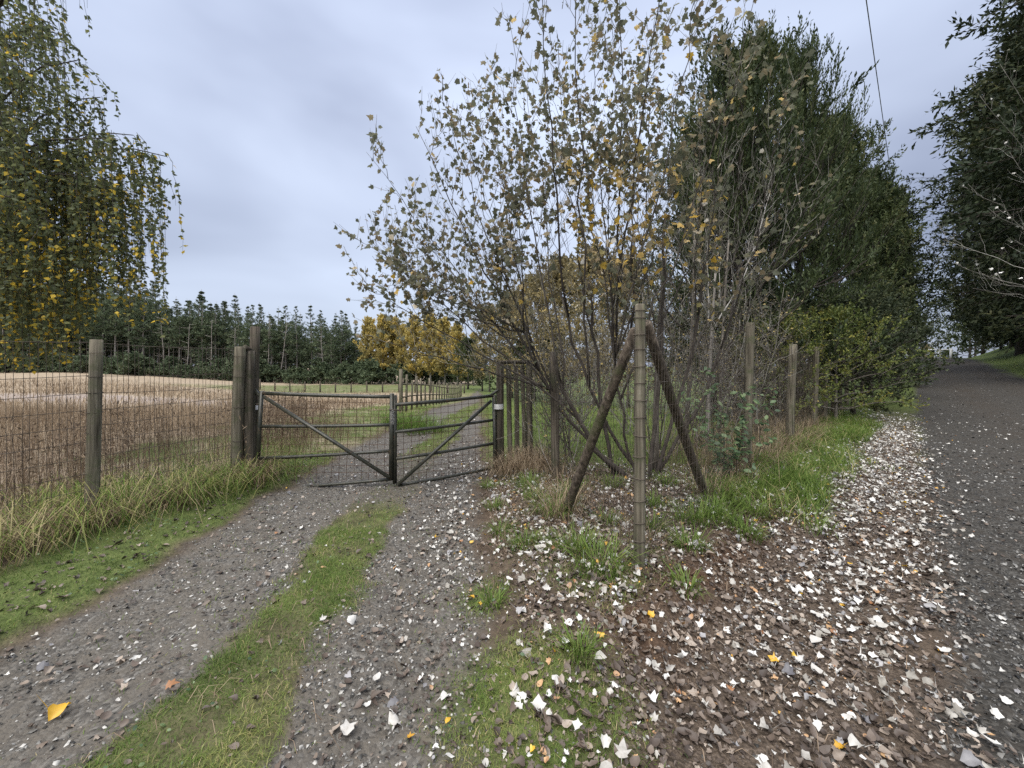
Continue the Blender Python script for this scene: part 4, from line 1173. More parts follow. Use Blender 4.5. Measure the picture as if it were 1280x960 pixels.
for v in range(8):
    ii = rest[v::8]
    T, tri = LEAFT[v]
    V = LP[ii][:, None] + sz[ii][:, None, None] * (T[None, :, 0:1] * S_[ii][:, None] + T[None, :, 1:2] * D_[ii][:, None] + T[None, :, 2:3] * N0[ii][:, None])
    g.add(V.reshape(-1, 3), [(tri[None] + (np.arange(len(ii)) * len(T))[:, None, None]).reshape(-1, 3)], np.repeat(lr[ii], len(T)))
part('foliage', g, M['poplar_leaf'], poplar, kind='stuff')
from mathutils import Matrix
lv_mesh = {}
def leaf_mesh(v, q, mat='poplar_leaf'):
    key = (v, q, mat)
    if key not in lv_mesh:
        T, tri = LEAFT[v]
        lv_mesh[key] = mesh_np('leaf', T, [tri], M[mat], {'rnd': np.full(len(T), q / 20)})
    return lv_mesh[key]
for i in order[:300]:
    o = link('leaf', leaf_mesh(int(i) % 8, int(round(lr[i] * 20))), poplar)
    mt = Matrix(((S_[i][0] * sz[i], D_[i][0] * sz[i], N0[i][0] * sz[i], LP[i][0] - pop_base[0]), (S_[i][1] * sz[i], D_[i][1] * sz[i], N0[i][1] * sz[i], LP[i][1] - pop_base[1]),
                 (S_[i][2] * sz[i], D_[i][2] * sz[i], N0[i][2] * sz[i], LP[i][2] - pop_base[2]), (0, 0, 0, 1)))
    o.matrix_local = mt
print('poplar leaves', n)

# bare thicket around the poplar
def bare_bush(base, ends, seed, label, mat='twig', r0=(.006, .013), lat=(11, .3, 1.0), group='bare shrubs inside the corner fence', tw=6, up=.08, arch=.24):
    base = np.array(base, float); base[2] = gz(base[0], base[1])
    s, l, t = whip_tree(seed, base, ends, r0, lat, tw, arch=arch, up=up)
    o = thing('bare_shrub', base, label, 'shrub', group)
    rng = rng_(seed)
    g = Geo(); lay(g, s, 5, rng); part('stems', g, M[mat], o, kind='stuff')
    g = Geo(); lay(g, l, 4, rng); lay(g, t, 3, rng); part('twigs', g, M[mat], o, kind='stuff')
    tp = np.array([p[-1] for p, _ in t] + [p[2] for p, _ in t] + [p[-1] for p, _ in l])
    tp = tp[rng.random(len(tp)) < .55] + rng.normal(size=(1, 3)) * .01
    g = Geo(); scatter(g, *OVT0, tp, rand_unit(rng, len(tp)) + [0, -.2, .5], rng.random(len(tp)) * 6.28, .022 + .03 * rng.random(len(tp)), np.clip(.1 + rng.random(len(tp)) ** 1.5, 0, 1))
    part('foliage', g, M['olive'], o, kind='stuff')
    return s, l, t, o
OVT0 = (np.array([(0, .5, .05), (0, 0, 0), (.3, .4, 0), (0, 1, -.05), (-.3, .4, .02)]), np.array([(0, 1, 2), (0, 2, 3), (0, 3, 4), (0, 4, 1)]))
def fan(base, n, hgt, rad, seed):
    rng = rng_(seed); out = []
    for i in range(n):
        a = rng.random() * 6.28; r = rad * rng.random() ** .6
        out.append(np.array((base[0] + r * math.cos(a), base[1] + r * math.sin(a), gz(base[0], base[1]) + hgt * (.6 + .45 * rng.random()))))
    return out
for k, (x, y, n_, hh_, rd, mat, lab) in enumerate([
        (1.0, 6.4, 7, 2.2, .8, 'twig', 'bare grey shrub left of the poplar stool'),
        (2.4, 6.6, 13, 2.8, 1.3, 'twig', 'bare twiggy shrub behind the right brace'),
        (3.3, 7.0, 13, 3.0, 1.3, 'twig', 'bare grey shrub behind the thick fence post on the road side'),
        (3.9, 8.0, 11, 3.6, 1.3, 'twig', 'bare shrub under the evergreens, tangled with their lowest boughs'),
        (1.5, 9.4, 12, 3.6, 1.5, 'twig', 'bare shrub deep behind the corner post'),
        (2.6, 8.8, 11, 4.0, 1.5, 'twig', 'tall bare shrub in the middle of the thicket'),
        (5.2, 8.6, 16, 3.2, 1.1, 'twig', 'bare shrub tangled between the two far fence posts'),
        (.75, 5.6, 8, 1.9, .6, 'twig', 'small bare shrub leaning on the fence post by the picket screen'),
        (6.9, 10.2, 14, 2.6, 1.0, 'twig', 'brown bare shrub at the last fence posts')]):
    bare_bush((x, y, 0), fan((x, y), n_, hh_, rd, 700 + k), 720 + k, lab, mat)
# slim pale trunks inside the thicket
for k, (px, top, bot, Y, r, lab) in enumerate([(889, 330, 570, 6.6, .035, 'slim pale trunk left of the thick road side post'), (862, 300, 560, 7.2, .045, 'slim grey trunk inside the thicket'), (826, 320, 600, 5.5, .05, 'mossy grey trunk right behind the corner post'), (905, 300, 540, 8.2, .04, 'straight grey trunk deep in the thicket')]):
    b, tp = at(px - 6, bot, Y), at(px + 6, top, Y); b[2] = gz(b[0], Y)
    t = thing('sapling', b, lab, 'tree', 'saplings inside the corner fence')
    g = Geo(); P = bez(b, (b + tp) / 2 + np.array((.1 * math.sin(k * 2), .05, 0)), tp, 9)
    tubes(g, P, r * (1 - .6 * np.linspace(0, 1, 9)), 8, rnd=.5); part('trunk', g, M['bark_pale'] if k == 0 else M['bark'], t, True)
    s, l, tw = whip_tree(760 + k, tp - (tp - b) * .3, [tp + np.array((.9 * math.cos(a), .9 * math.sin(a), 1.2)) for a in (0, 1.3, 2.6, 3.9, 5.2)], (.008, .014), (8, .3, .8), 3)
    g = Geo(); rng = rng_(770 + k); lay(g, s, 5, rng); lay(g, l, 4, rng); lay(g, tw, 3, rng); part('branches', g, M['twig_pale'] if k == 0 else M['twig'], t, kind='stuff')

# pale whips reaching in from the right over the road
base = np.array((21.5, 13.6, 0)); base[2] = gz(21.5, 13.6)
ends = [at(*e) for e in [(1180, 300, 14.5), (1195, 330, 13.6), (1210, 230, 13.8), (1225, 120, 13.5), (1240, 350, 13), (1235, 260, 14), (1250, 80, 14), (1262, 190, 13.2), (1215, 360, 14.2), (1268, 300, 13)]]
s, l, t = whip_tree(790, base + [0, 0, 3.0], ends, (.022, .034), (11, .6, 1.6), 3, arch=.0, up=.55, t0=.45)
rt = thing('whip_tree', base, 'pale bare branches with upturned tips reaching in at the right edge', 'tree')
rng = rng_(791)
g = Geo(); tubes(g, np.array([base - [0, 0, .2], base + [0, 0, 1.7], base + [0, 0, 3.2]]), np.array([.16, .12, .09]), 8); part('trunk', g, M['bark_pale'], rt, True)
for it in s:
    g = Geo(); tubes(g, it[0], it[1], 6, rnd=rng.random()); part('branch', g, M['twig_pale'], rt, True)
g = Geo(); lay(g, l, 4, rng); lay(g, t, 3, rng); part('twigs', g, M['twig_pale'], rt, kind='stuff')
tipP = np.array([p[-1] for p, _ in l + t]); tipP = tipP[rng.random(len(tipP)) < .14]
g = Geo(); T, tri = LEAFT[2]
scatter(g, T, tri, tipP, rand_unit(rng, len(tipP)) + [0, 0, .5], rng.random(len(tipP)) * 6.28, .06 + .05 * rng.random(len(tipP)), rng.random(len(tipP)))
part('foliage', g, M['white_leaf'], rt, kind='stuff')

# brambles by the thick post
bb = np.array((2.75, 5.1, 0)); bb[2] = gz(2.75, 5.1)
bram = thing('bramble', bb, 'green bramble sprays leaning on the wire beside the thick road side post', 'bramble')
s, l, t = whip_tree(800, bb, [at(*e) for e in [(935, 490, 4.9), (905, 520, 4.8), (965, 495, 5.1), (880, 545, 4.7), (925, 545, 4.9), (890, 470, 5.0), (860, 500, 4.9)]], (.005, .008), (7, .12, .35), 2, up=.0, arch=-.05)
rng = rng_(801)
g = Geo(); lay(g, s, 5, rng); lay(g, l, 4, rng); part('canes', g, M['bark_dark'], bram, kind='stuff')
P = np.concatenate([p[2:] for p, _ in l] + [p[4:] for p, _ in s]); P = np.repeat(P, 2, 0) + rng.normal(size=(2 * len(P), 3)) * .03
ov = np.array([(0, .5, .03), (0, 0, 0), (.22, .25, .05), (.3, .55, .06), (.17, .85, .02), (0, 1.05, -.08), (-.17, .85, .02), (-.3, .55, .06), (-.22, .25, .05)])
ovt = np.array([(0, 1 + i, 1 + (i + 1) % 8) for i in range(8)])
g = Geo(); scatter(g, ov, ovt, P, rand_unit(rng, len(P)) * .6 + [0, -.3, .9], rng.random(len(P)) * 6.28, .05 + .04 * rng.random(len(P)), rng.random(len(P)))
part('foliage', g, M['bramble'], bram, kind='stuff')

# ---- weeping birch at the left edge
bir = np.array((-9.2, 5.9, 0)); bir[2] = gz(-9.2, 5.9)
birch = thing('weeping_birch', bir, 'weeping birch with yellow hanging strands at the left edge', 'tree')
g = Geo(); kt = np.linspace(0, 1, 10)[:, None]
tp = np.array((-8.2, 5.6, 8.5))
tubes(g, bir - [0, 0, .2] + (tp - bir) * kt + np.array((.15, .1, 0)) * np.sin(kt * 4), .16 * (1 - .8 * kt[:, 0]), 10); part('trunk', g, M['bark_pale'], birch, True)
rng = rng_(820)
limb_ends = [(60, 30, 5.0), (98, 70, 4.8), (128, 120, 5.0), (168, 172, 4.9), (205, 190, 5.0), (80, 40, 5.6), (165, -90, 4.6), (100, -90, 4.4), (-10, 60, 4.6), (30, 150, 4.6), (90, 190, 5.3), (140, 230, 5.6), (20, 250, 4.4), (-40, 180, 5.0), (70, 280, 4.6), (-20, 330, 4.5), (110, 300, 5.2), (0, 0, 5.6), (-60, 20, 5.2), (160, 240, 5.2), (150, 175, 4.6), (200, 215, 5.4), (100, 220, 4.8), (60, 200, 5.6), (185, 260, 5.2)]
SP, SR = [], []
starts, outs, maxb = [], [], []
for k, e in enumerate(limb_ends):
    E = at(*e); z0 = E[2] * (.55 + .25 * rng.random()); t_ = z0 / 8.5
    B = bir + (tp - bir) * t_
    C = (B + E) / 2 + np.array((0, 0, .9 + .5 * rng.random()))
    P = bez(B, C, E, 12); P[1:] += rng.normal(size=(11, 3)) * .02
    g = Geo(); tubes(g, P, .030 * (1 - .85 * np.linspace(0, 1, 12)), 6, rnd=.4); part('branch', g, M['bark_dark'], birch, True)
    m = 38
    ts = .35 + .65 * rng.random(m) ** .7
    for t_ in ts:
        i = t_ * 11; i0 = min(int(i), 10); p = P[i0] + (P[i0 + 1] - P[i0]) * (i - i0) + rng.normal(size=3) * .04
        starts.append(p); outs.append(unit(P[min(i0 + 1, 11)] - P[i0] + 1e-6))
starts, outs = np.array(starts), np.array(outs)
ns_ = len(starts)
hd = unit(outs * np.array((1, 1, .2)) + rand_unit(rng, ns_) * np.array((.8, .8, .15)))
out_l = .10 + .35 * rng.random(ns_) ** 2
ln = .35 + 2.1 * rng.random(ns_) ** 1.2
ln = np.where(rng.random(ns_) < .30, ln + 1.3, ln)
_px = CX + F * starts[:, 0] / starts[:, 1]; _py = HY - F * (starts[:, 2] - CAMH) / starts[:, 1]
ln = ln * np.where(_px > 95, 1.7, 1.0)
ln = np.where((_px > 70) & (_py < 105), np.minimum(ln, .35 + .35 * rng.random(ns_)), ln)
pxs = CX + F * starts[:, 0] / starts[:, 1]
pxe = CX + F * (starts[:, 0] + hd[:, 0] * out_l) / starts[:, 1]
botrow = np.interp(pxe, [-60, 20, 60, 90, 110, 140, 165, 185, 205, 225, 245], [470, 475, 462, 470, 405, 345, 425, 350, 435, 240, 240])
zmin = CAMH - (botrow - HY) / F * starts[:, 1] + .25 * rng.random(ns_)
ln = np.minimum(ln, np.maximum(starts[:, 2] - zmin, .12))
kk = 9; tt = np.linspace(0, 1, kk)
P = starts[:, None] + hd[:, None] * (out_l[:, None] * (1 - (1 - tt[None]) ** 2))[..., None]
P[..., 2] += (.06 * np.sin(tt * np.pi * .8))[None] - ln[:, None] * tt[None] ** 1.5
P[:, 1:] += rng.normal(size=(ns_, kk - 1, 3)) * .010
g = Geo(); tubes(g, P, np.full((ns_, 1), .0032) * (1 - .6 * tt[None]), 3, rnd=rng.random(ns_), cap=False); part('twigs', g, M['bark_dark'], birch, kind='stuff')
mleaf = np.maximum(4, (ln + out_l) / .030).astype(int)
w = np.repeat(np.arange(ns_), mleaf)
tl = rng.random(len(w)) * .93 + .07
ix = np.clip(tl * (kk - 1), 0, kk - 1.001); i0 = ix.astype(int); fr = (ix - i0)[:, None]
pos = P[w, i0] * (1 - fr) + P[w, i0 + 1] * fr
keep = rng.random(len(pos)) < np.interp(pos[:, 2], [1.4, 3.0, 5, 6], [.95, .85, .58, .50])
pos, w = pos[keep], w[keep]; N = len(pos)
ld = unit(rand_unit(rng, N) * .8 + np.array((0, 0, -.55)))
nn = unit(np.cross(ld, rand_unit(rng, N)))
szb = .042 + .026 * rng.random(N)
rowz = HY - F * (pos[:, 2] - CAMH) / pos[:, 1]
py_ = np.clip((rowz - 170) / 230, 0, 1)
rb = .08 + .42 * rng.random(N)
strand_y = rng.random(ns_)[w]
rb = np.where(rng.random(N) < (.05 + .36 * py_ * (strand_y > .5)), .62 + .38 * rng.random(N), rb)
g = Geo()
bt = np.array([(0, 0, 0), (.35, .36, .07), (.0, .45, 0), (-.35, .36, .07), (0, 1.0, -.05)])
btt = np.array([(0, 1, 2), (0, 2, 3), (1, 4, 2), (2, 4, 3)])
nearb = pos[:, 1] < 99
S2 = np.cross(ld, nn)
V = pos[:, None] + szb[:, None, None] * (bt[None, :, 0:1] * S2[:, None] + bt[None, :, 1:2] * ld[:, None] + bt[None, :, 2:3] * nn[:, None])
g.add(V.reshape(-1, 3), [(btt[None] + (np.arange(N) * 5)[:, None, None]).reshape(-1, 3)], np.repeat(rb, 5))
part('foliage', g, M['birch_leaf'], birch, kind='stuff')
print('birch leaves', N)

# ------------------------------------------------------------------ ground cover
def pick(rng, n, x0, x1, y0, y1, dens):
    X = x0 + (x1 - x0) * rng.random(n); Y = y0 + (y1 - y0) * rng.random(n)
    k = rng.random(n) < dens(X, Y)
    return X[k], Y[k]

def stuff(name, geo, mat, label=None):
    o = link(name, geo.mesh(name, mat))
    return tag(o, label, name.replace('_', ' '), kind='stuff')

def blade_field(geo, seed, n, box, dens, h, w, lean, rnd, bend=.6, curl=0.15, sink=0.01):
    rng = rng_(seed)
    X, Y = pick(rng, n, *box, dens)
    m = len(X)
    P = np.stack([X, Y, zg(X, Y) - sink], 1)
    hv = h(X, Y, rng) if callable(h) else h[0] + (h[1] - h[0]) * rng.random(m)
    r = rnd(X, Y, rng) if callable(rnd) else rnd[0] + (rnd[1] - rnd[0]) * rng.random(m)
    wv = (w[0] + (w[1] - w[0]) * rng.random(m))
    blades(geo, P, hv, wv, rng.random(m) * 6.28, lean[0] + (lean[1] - lean[0]) * rng.random(m), r, bend, curl, seed in (901, 902, 918, 911, 913, 914, 915))
    return m

def nz(X, Y, f, s): return fbm(X * f, Y * f, s)

# short grass: centre strip, near patch, drive edge, paddock behind the corner
g = Geo()
def d_short(X, Y):
    z = zones(X, Y)
    r = np.hypot(X, Y)
    c = z['centre'] * np.clip(.60 + 2.2 * (nz(X, Y, 2.9, 61) - .40), .06, 1) + z['patch'] * .95 + z['verge_l'] * np.clip(.5 + 2.2 * (nz(X, Y, 2.4, 69) - .42), .08, 1) + .9 * z['corner'] * (1 - z['patch']) * np.clip(3.5 * (nz(X, Y, 3.2, 63) - .43), 0, 1)
    c = c + .05 * z['track'] * (nz(X, Y, 3.3, 77) > .5)
    return np.clip(c, 0, 1) * np.clip(1.25 - r / 9, .25, 1)
m = blade_field(g, 901, 230000, (-4.2, 1.6, 1.0, 8.2), d_short, lambda X, Y, rng: (.018 + .030 * rng.random(len(X))) * (.7 + .8 * nz(X, Y, 1.5, 62)), (.0022, .0045), (.3, 1.1),
                lambda X, Y, rng: np.clip(.30 + 1.0 * (nz(X, Y, 2.6, 64) - .42) + .36 * (rng.random(len(X)) - .45) + .42 * (rng.random(len(X)) < .12), 0, 1))
def d_near(X, Y):
    z = zones(X, Y)
    return np.clip(z['centre'] * np.clip(.40 + 2.2 * (nz(X, Y, 2.9, 61) - .40), .03, 1) + z['patch'] * np.clip(.5 + 2.0 * (nz(X, Y, 5, 68) - .40), .1, 1), 0, 1) * np.clip(1.6 - .3 * Y, .3, 1)
blade_field(g, 918, 190000, (-2.3, 0.95, 1.0, 3.9), d_near, lambda X, Y, rng: (.018 + .036 * rng.random(len(X)) ** 1.5) * (.5 + 1.1 * nz(X, Y, 3.5, 62)), (.0016, .0034), (.3, 1.3),
            lambda X, Y, rng: np.clip(.30 + 1.0 * (nz(X, Y, 2.6, 64) - .42) + .36 * (rng.random(len(X)) - .45) + .42 * (rng.random(len(X)) < .12), 0, 1))
def d_inside(X, Y):
    z = zones(X, Y)
    far = sm((Y - 6) / 1.2) * sm((z['xd'] + .5) / .5) * sm((-z['n'] - 2.0) / .5)
    near = z['inside']
    beyond = sm((Y - 5.8) / .8) * sm((z['xd'] + 6.5) / 1.5) * (z['track'] < .4)
    return np.clip(np.maximum(far, near) * .9 + beyond * np.clip(.6 + 1.6 * (nz(X, Y, 1.2, 65) - .4), .2, 1) * .9, 0, 1) * np.clip(1.3 - Y / 24, .15, 1)
m2 = blade_field(g, 902, 90000, (-7.5, 6, 4.6, 20), d_inside, lambda X, Y, rng: (.05 + .09 * rng.random(len(X))) * (.5 + nz(X, Y, .9, 66)), (.005, .010), (.3, 1.0),
                 lambda X, Y, rng: np.clip(.42 + .8 * (nz(X, Y, 1.6, 67) - .45) + .3 * (rng.random(len(X)) - .4), 0, 1))
stuff('short_grass', g, M['grass'])

# tall green tufts: drive-side fence foot, road verge, corner
g = Geo()
def d_tall(X, Y):
    z = zones(X, Y)
    fx = -3.62 + (Y - 5.35) * .36
    fenceband = sm((X - fx + 1.5) / .4) * sm((fx + .52 + .3 * (nz(X, Y, 1.5, 170) - .5) - X) / .2) * (Y < 6.0) * (.65 + .35 * (X > fx - .4))
    lushl = np.exp(-((X - fx - .42) / .30) ** 2) * (Y < 5.6) * .7
    return np.clip(fenceband * np.clip(.2 + 1.6 * (nz(X, Y, 1.9, 71) - .38), 0, 1) + lushl * np.clip(.25 + 2.0 * (nz(X, Y, 2.3, 70) - .42), 0, 1) + z['verge_r'] * np.clip(.35 + 2.2 * (nz(X, Y, 1.7, 72) - .4), 0, 1), 0, 1)
m3 = blade_field(g, 903, 230000, (-6.2, 9.5, 1.0, 11.5), d_tall, lambda X, Y, rng: (.14 + .24 * rng.random(len(X))) * (.45 + 1.0 * nz(X, Y, 1.6, 73)) * np.where(X < -2, 1.6, 1), (.004, .009), (.4, 1.3),
                 lambda X, Y, rng: np.clip(.28 + .6 * (nz(X, Y, 2.0, 74) - .45) + .3 * (rng.random(len(X)) - .4) + .50 * (rng.random(len(X)) < np.where(X < -2, .42, .14)), 0, 1), curl=.35)
def tufts(geo, seed, centres, nb, h, spread, rnd, w=(.004, .008), lean=(.3, 1.2)):
    rng = rng_(seed)
    for (x, y, s) in centres:
        k = int(nb * s)
        a = rng.random(k) * 6.28; r = spread * s * rng.random(k) ** .7
        X = x + r * np.cos(a); Y = y + r * np.sin(a)
        P = np.stack([X, Y, zg(X, Y) - .01], 1)
        blades(geo, P, (h[0] + (h[1] - h[0]) * rng.random(k)) * s ** .5, w[0] + (w[1] - w[0]) * rng.random(k), a + rng.normal(size=k) * .6, lean[0] + (lean[1] - lean[0]) * rng.random(k),
               np.clip(rnd[0] + (rnd[1] - rnd[0]) * rng.random(k) ** 1.3, 0, 1), .6, .35)
tuft_xy = [(.62, 2.85, 1.0), (.52, 3.15, .8), (.40, 3.9, 1.0), (.55, 4.3, .8), (1.42, 3.2, .7), (1.75, 3.75, 1.1), (2.0, 3.9, 1.1), (2.25, 4.3, 1.2), (2.6, 4.55, 1.2), (2.9, 4.75, 1.2), (3.3, 5.0, 1.2),
           (2.45, 4.05, .9), (2.1, 3.6, .8), (3.4, 4.6, 1.0), (3.8, 5.1, 1.0), (.2, 4.9, .8), (-.3, 5.2, .5), (.35, 2.05, .5), (-.12, 2.62, .4), (.1, 3.3, .6), (-.1, 3.7, .5), (.25, 4.4, .7), (1.25, 3.6, .6), (1.5, 4.2, .7), (.9, 3.7, .5), (1.15, 2.65, .45), (-.2, 4.4, .5), (.7, 4.7, .7), (1.9, 4.9, .7), (1.2, 4.8, .6)]
tufts(g, 904, tuft_xy, 190, (.10, .30), .17, (.12, .62))
tufts(g, 908, [(-2.1 - .4 * i, 9.5 + .5 * i, 1.6) for i in range(3)], 160, (.25, .5), .3, (.1, .5), (.008, .016))
stuff('tall_grass', g, M['grass'])

# dry, straw coloured grass: fence foot, picket screen foot, the field itself
g = Geo()
fcent = []
rr9 = rng_(905)
for i in range(38):
    t = rr9.random(); Y = .9 + 4.6 * t; fx = -3.62 + (Y - 5.35) * .36
    fcent.append((fx + rr9.normal() * .22 + .12, Y, .6 + .6 * rr9.random()))
tufts(g, 906, fcent, 95, (.22, .50), .20, (.0, .60), (.003, .007), (.5, 1.5))
tufts(g, 907, [(-.05, 5.75, 1.1), (.15, 5.6, 1.2), (.35, 5.55, 1.0), (.0, 5.95, .9), (.45, 5.9, .9), (.3, 6.2, .9), (-3.5, 5.2, 1.1), (-3.62, 5.05, .9), (-3.45, 5.5, .9)], 190, (.22, .52), .22, (.2, .9), (.003, .007), (.4, 1.4))
tufts(g, 909, [(.45, 3.85, .8), (.62, 4.2, .8), (2.2, 4.5, .9), (2.75, 5.0, 1.0), (3.3, 5.6, 1.2), (3.8, 6.0, 1.2), (4.4, 6.6, 1.2), (5.0, 7.1, 1.2), (5.6, 7.8, 1.2), (6.3, 8.5, 1.2), (7.0, 9.3, 1.2), (4.2, 6.9, 1.2), (5.4, 8.1, 1.2), (3.0, 5.7, 1.0), (.62, 5.15, .8)],
      170, (.18, .55), .26, (.15, .8), (.003, .007), (.3, 1.2))
def d_field(X, Y):
    fx = -3.62 + (Y - 5.35) * .36
    z = zones(X, Y)
    a = sm((fx - .25 - X) / .5) * np.clip(.35 + 1.4 * (nz(X, Y, .7, 81) - .38), .08, 1) * (Y < 9)
    b = z['field'] * (Y >= 9 ) * sm((-z['xd'] - 5.5) / 1.5)
    return np.clip(np.maximum(a, b), 0, 1)
m4 = blade_field(g, 910, 44000, (-16, -3.4, .5, 13), d_field, lambda X, Y, rng: (.30 + .55 * rng.random(len(X)) ** 1.6) * (.6 + .6 * nz(X, Y, .5, 82)), (.003, .008), (.05, .8),
                 lambda X, Y, rng: np.clip(.30 + .7 * (nz(X, Y, .8, 83) - .4) + .5 * (rng.random(len(X)) - .4), 0, 1))
def d_far(X, Y):
    z = zones(X, Y)
    return z['field'] * np.clip(.5 + 1.5 * (nz(X, Y, .2, 84) - .4), .1, 1) * sm((-z['xd'] - 5.0) / 2) * np.clip(1.2 - Y / 45, .12, 1) * (1 - .85 * np.exp(-((Y - 19) / 3.0) ** 4) * (X < -9))
m5 = blade_field(g, 911, 80000, (-50, -3.5, 12, 45), d_far, lambda X, Y, rng: (.14 + .45 * rng.random(len(X)) ** 2) * (.4 + 1.3 * nz(X, Y, .35, 185)), (.012, .035), (.1, .9), lambda X, Y, rng: np.clip(.52 + 1.1 * (nz(X, Y, .35, 85) - .45) + .5 * (rng.random(len(X)) - .5), 0, 1))
def d_straw(X, Y):
    z = zones(X, Y); n = z['n']
    return np.exp(-((n + 2.35) / .55) ** 2) * sm((z['s'] - 5.2) / 1.0) * (1 - sm((z['s'] - 15) / 3)) * np.clip(.3 + 1.8 * (nz(X, Y, 1.4, 89) - .4), .05, 1)
blade_field(g, 919, 44000, (1.5, 11, 3.5, 14), d_straw, lambda X, Y, rng: (.25 + .60 * rng.random(len(X)) ** 1.5), (.003, .007), (.1, .9), (.1, .8))
stuff('dry_grass', g, M['dry'])

# brown weeds standing behind the left fence and beyond the gate
g = Geo(); rng = rng_(912)
def d_weed(X, Y):
    fx = -3.62 + (Y - 5.35) * .36
    a = np.exp(-((X - fx + 1.5) / 1.1) ** 2) * (Y < 9) * np.clip(2.2 * (nz(X, Y, 1.1, 86) - .40), 0, 1)
    b = np.exp(-((X + 5.2) / 1.6) ** 2) * np.exp(-((Y - 9.0) / 1.8) ** 2) * np.clip(2.5 * (nz(X, Y, 1.1, 87) - .36), 0, 1)
    return np.clip(a + b, 0, 1)
X, Y = pick(rng, 24000, -14, -2.8, 1.0, 16, d_weed)
m6 = len(X)
P0 = np.stack([X, Y, zg(X, Y)], 1)
hh = .45 + .65 * rng.random(m6)
top = P0 + np.stack([rng.normal(size=m6) * .10, rng.normal(size=m6) * .10, np.ones(m6)], 1) * hh[:, None]
tubes(g, np.stack([P0, (P0 + top) / 2 + rng.normal(size=(m6, 3)) * .02, top], 1), np.tile([.0025, .002, .0012], (m6, 1)), 3, rnd=rng.random(m6), cap=False)
w = np.repeat(np.arange(m6), 7); u = .35 + .65 * rng.random(len(w))
pp = P0[w] + (top - P0)[w] * u[:, None]; dd = unit(rand_unit(rng, len(w)) + [0, 0, .6])
quad_leaves(g, pp, dd, unit(np.cross(dd, rand_unit(rng, len(w)))), .04 + .05 * rng.random(len(w)), .008 + .008 * rng.random(len(w)), rng.random(len(w)))
stuff('dry_weeds', g, M['rust'])

# grass on the far verge
g = Geo()
m7 = blade_field(g, 913, 60000, (10, 52, 6, 46), lambda X, Y: zones(X, Y)['verge_f'] * (((X - Y) / 1.414) < 11) * np.clip(1.2 - np.hypot(X, Y) / 70, .2, 1), (.10, .28), (.012, .03), (.3, 1.1),
                 lambda X, Y, rng: np.clip(.5 + .6 * (nz(X, Y, .6, 88) - .45) + .3 * (rng.random(len(X)) - .4), 0, 1))
m8 = blade_field(g, 914, 30000, (7, 40, 9, 42), lambda X, Y: zones(X, Y)['verge_r'] * .9, (.10, .26), (.010, .02), (.3, 1.1), (.3, .75))
stuff('verge_grass', g, M['grass'])
print('blades', m, m2, m3, m4, m5, m6, m7, m8)

g = Geo()
def d_mat(X, Y):
    z = zones(X, Y)
    return np.clip(z['corner'] * 1.3 + .35 * z['soil'] + .16 * z['litter'] + .25 * z['inside'] * (Y < 7) + .10 * z['track'] * np.exp(-((z['xd'] + 1.0) / .3) ** 2) + .25 * z['centre'], 0, 1) * np.clip(.2 + 1.8 * (nz(X, Y, 2.6, 181) - .36), .04, 1)
m9 = blade_field(g, 915, 90000, (-2.2, 6, 1.1, 7.5), d_mat, (.03, .13), (.0018, .0042), (.7, 1.9), (.0, 1.0), .5, .5)
tufts(g, 916, [(-.1 + .62 * a, 2.9 + .5 * b + .2 * ((a * 7 + b * 3) % 3), .6 + .25 * ((a + b) % 3)) for a in range(4) for b in range(5) if -.1 + .62 * a < 1.7], 70, (.08, .30), .2, (.0, .9), (.002, .004), (.6, 1.7))
stuff('dead_grass', g, M['rust'])
# low broad leaved weeds in the grass
g = Geo(); rng = rng_(917)
def d_weeds(X, Y):
    z = zones(X, Y)
    return np.clip((z['verge_l'] * .8 + z['centre'] * .30 + z['patch'] * .35 + z['corner'] * .30 + z['verge_r'] * .5) * np.clip(.2 + 3 * (nz(X, Y, 3.4, 191) - .48), .02, 1), 0, 1)
X, Y = pick(rng, 42000, -4.4, 5.5, 1.0, 7.5, d_weeds)
k_ = len(X)
P = np.stack([X, Y, zg(X, Y) + .012 + .035 * rng.random(k_)], 1)
scatter(g, np.array([(0, .5, .08), (0, 0, 0), (.32, .35, .04), (.25, .8, 0), (0, 1, -.08), (-.25, .8, 0), (-.32, .35, .04)]), np.array([(0, 1, 2), (0, 2, 3), (0, 3, 4), (0, 4, 5), (0, 5, 6), (0, 6, 1)]),
        P, rng.normal(size=(k_, 3)) * .45 + [0, 0, 1], rng.random(k_) * 6.28, .010 + .020 * rng.random(k_) ** 1.5, rng.random(k_))
stuff('ground_weeds', g, M['bramble'])

# gravel
g = Geo(); rng = rng_(920)
oc = np.array([(1, 0, 0), (-1, 0, 0), (0, 1, 0), (0, -1, 0), (.2, .1, .8), (-.1, .1, -.5)], float)
of = np.array([(0, 2, 4), (2, 1, 4), (1, 3, 4), (3, 0, 4), (1, 0, 5)])
def d_grav(X, Y):
    z = zones(X, Y); r = np.hypot(X, Y)
    return np.clip(z['road'] * (1 - .75 * z['packed']) * (.35 + 1.2 * (nz(X, Y, 1.3, 91) - .30)) + z['track'] * (.40 + 1.2 * (nz(X, Y, 1.6, 92) - .35)) + .15 * z['litter'] + .1 * z['soil'], 0, 1) * np.clip(1.5 - r / 5.5, .12, 1)
X, Y = pick(rng, 430000, -3.2, 8.5, .9, 9.5, d_grav)
X2, Y2 = pick(rng, 40000, 5, 26, 5, 26, lambda X, Y: zones(X, Y)['road'] * .6 * np.clip(1.2 - np.hypot(X, Y) / 30, .1, 1))
gd = Geo()
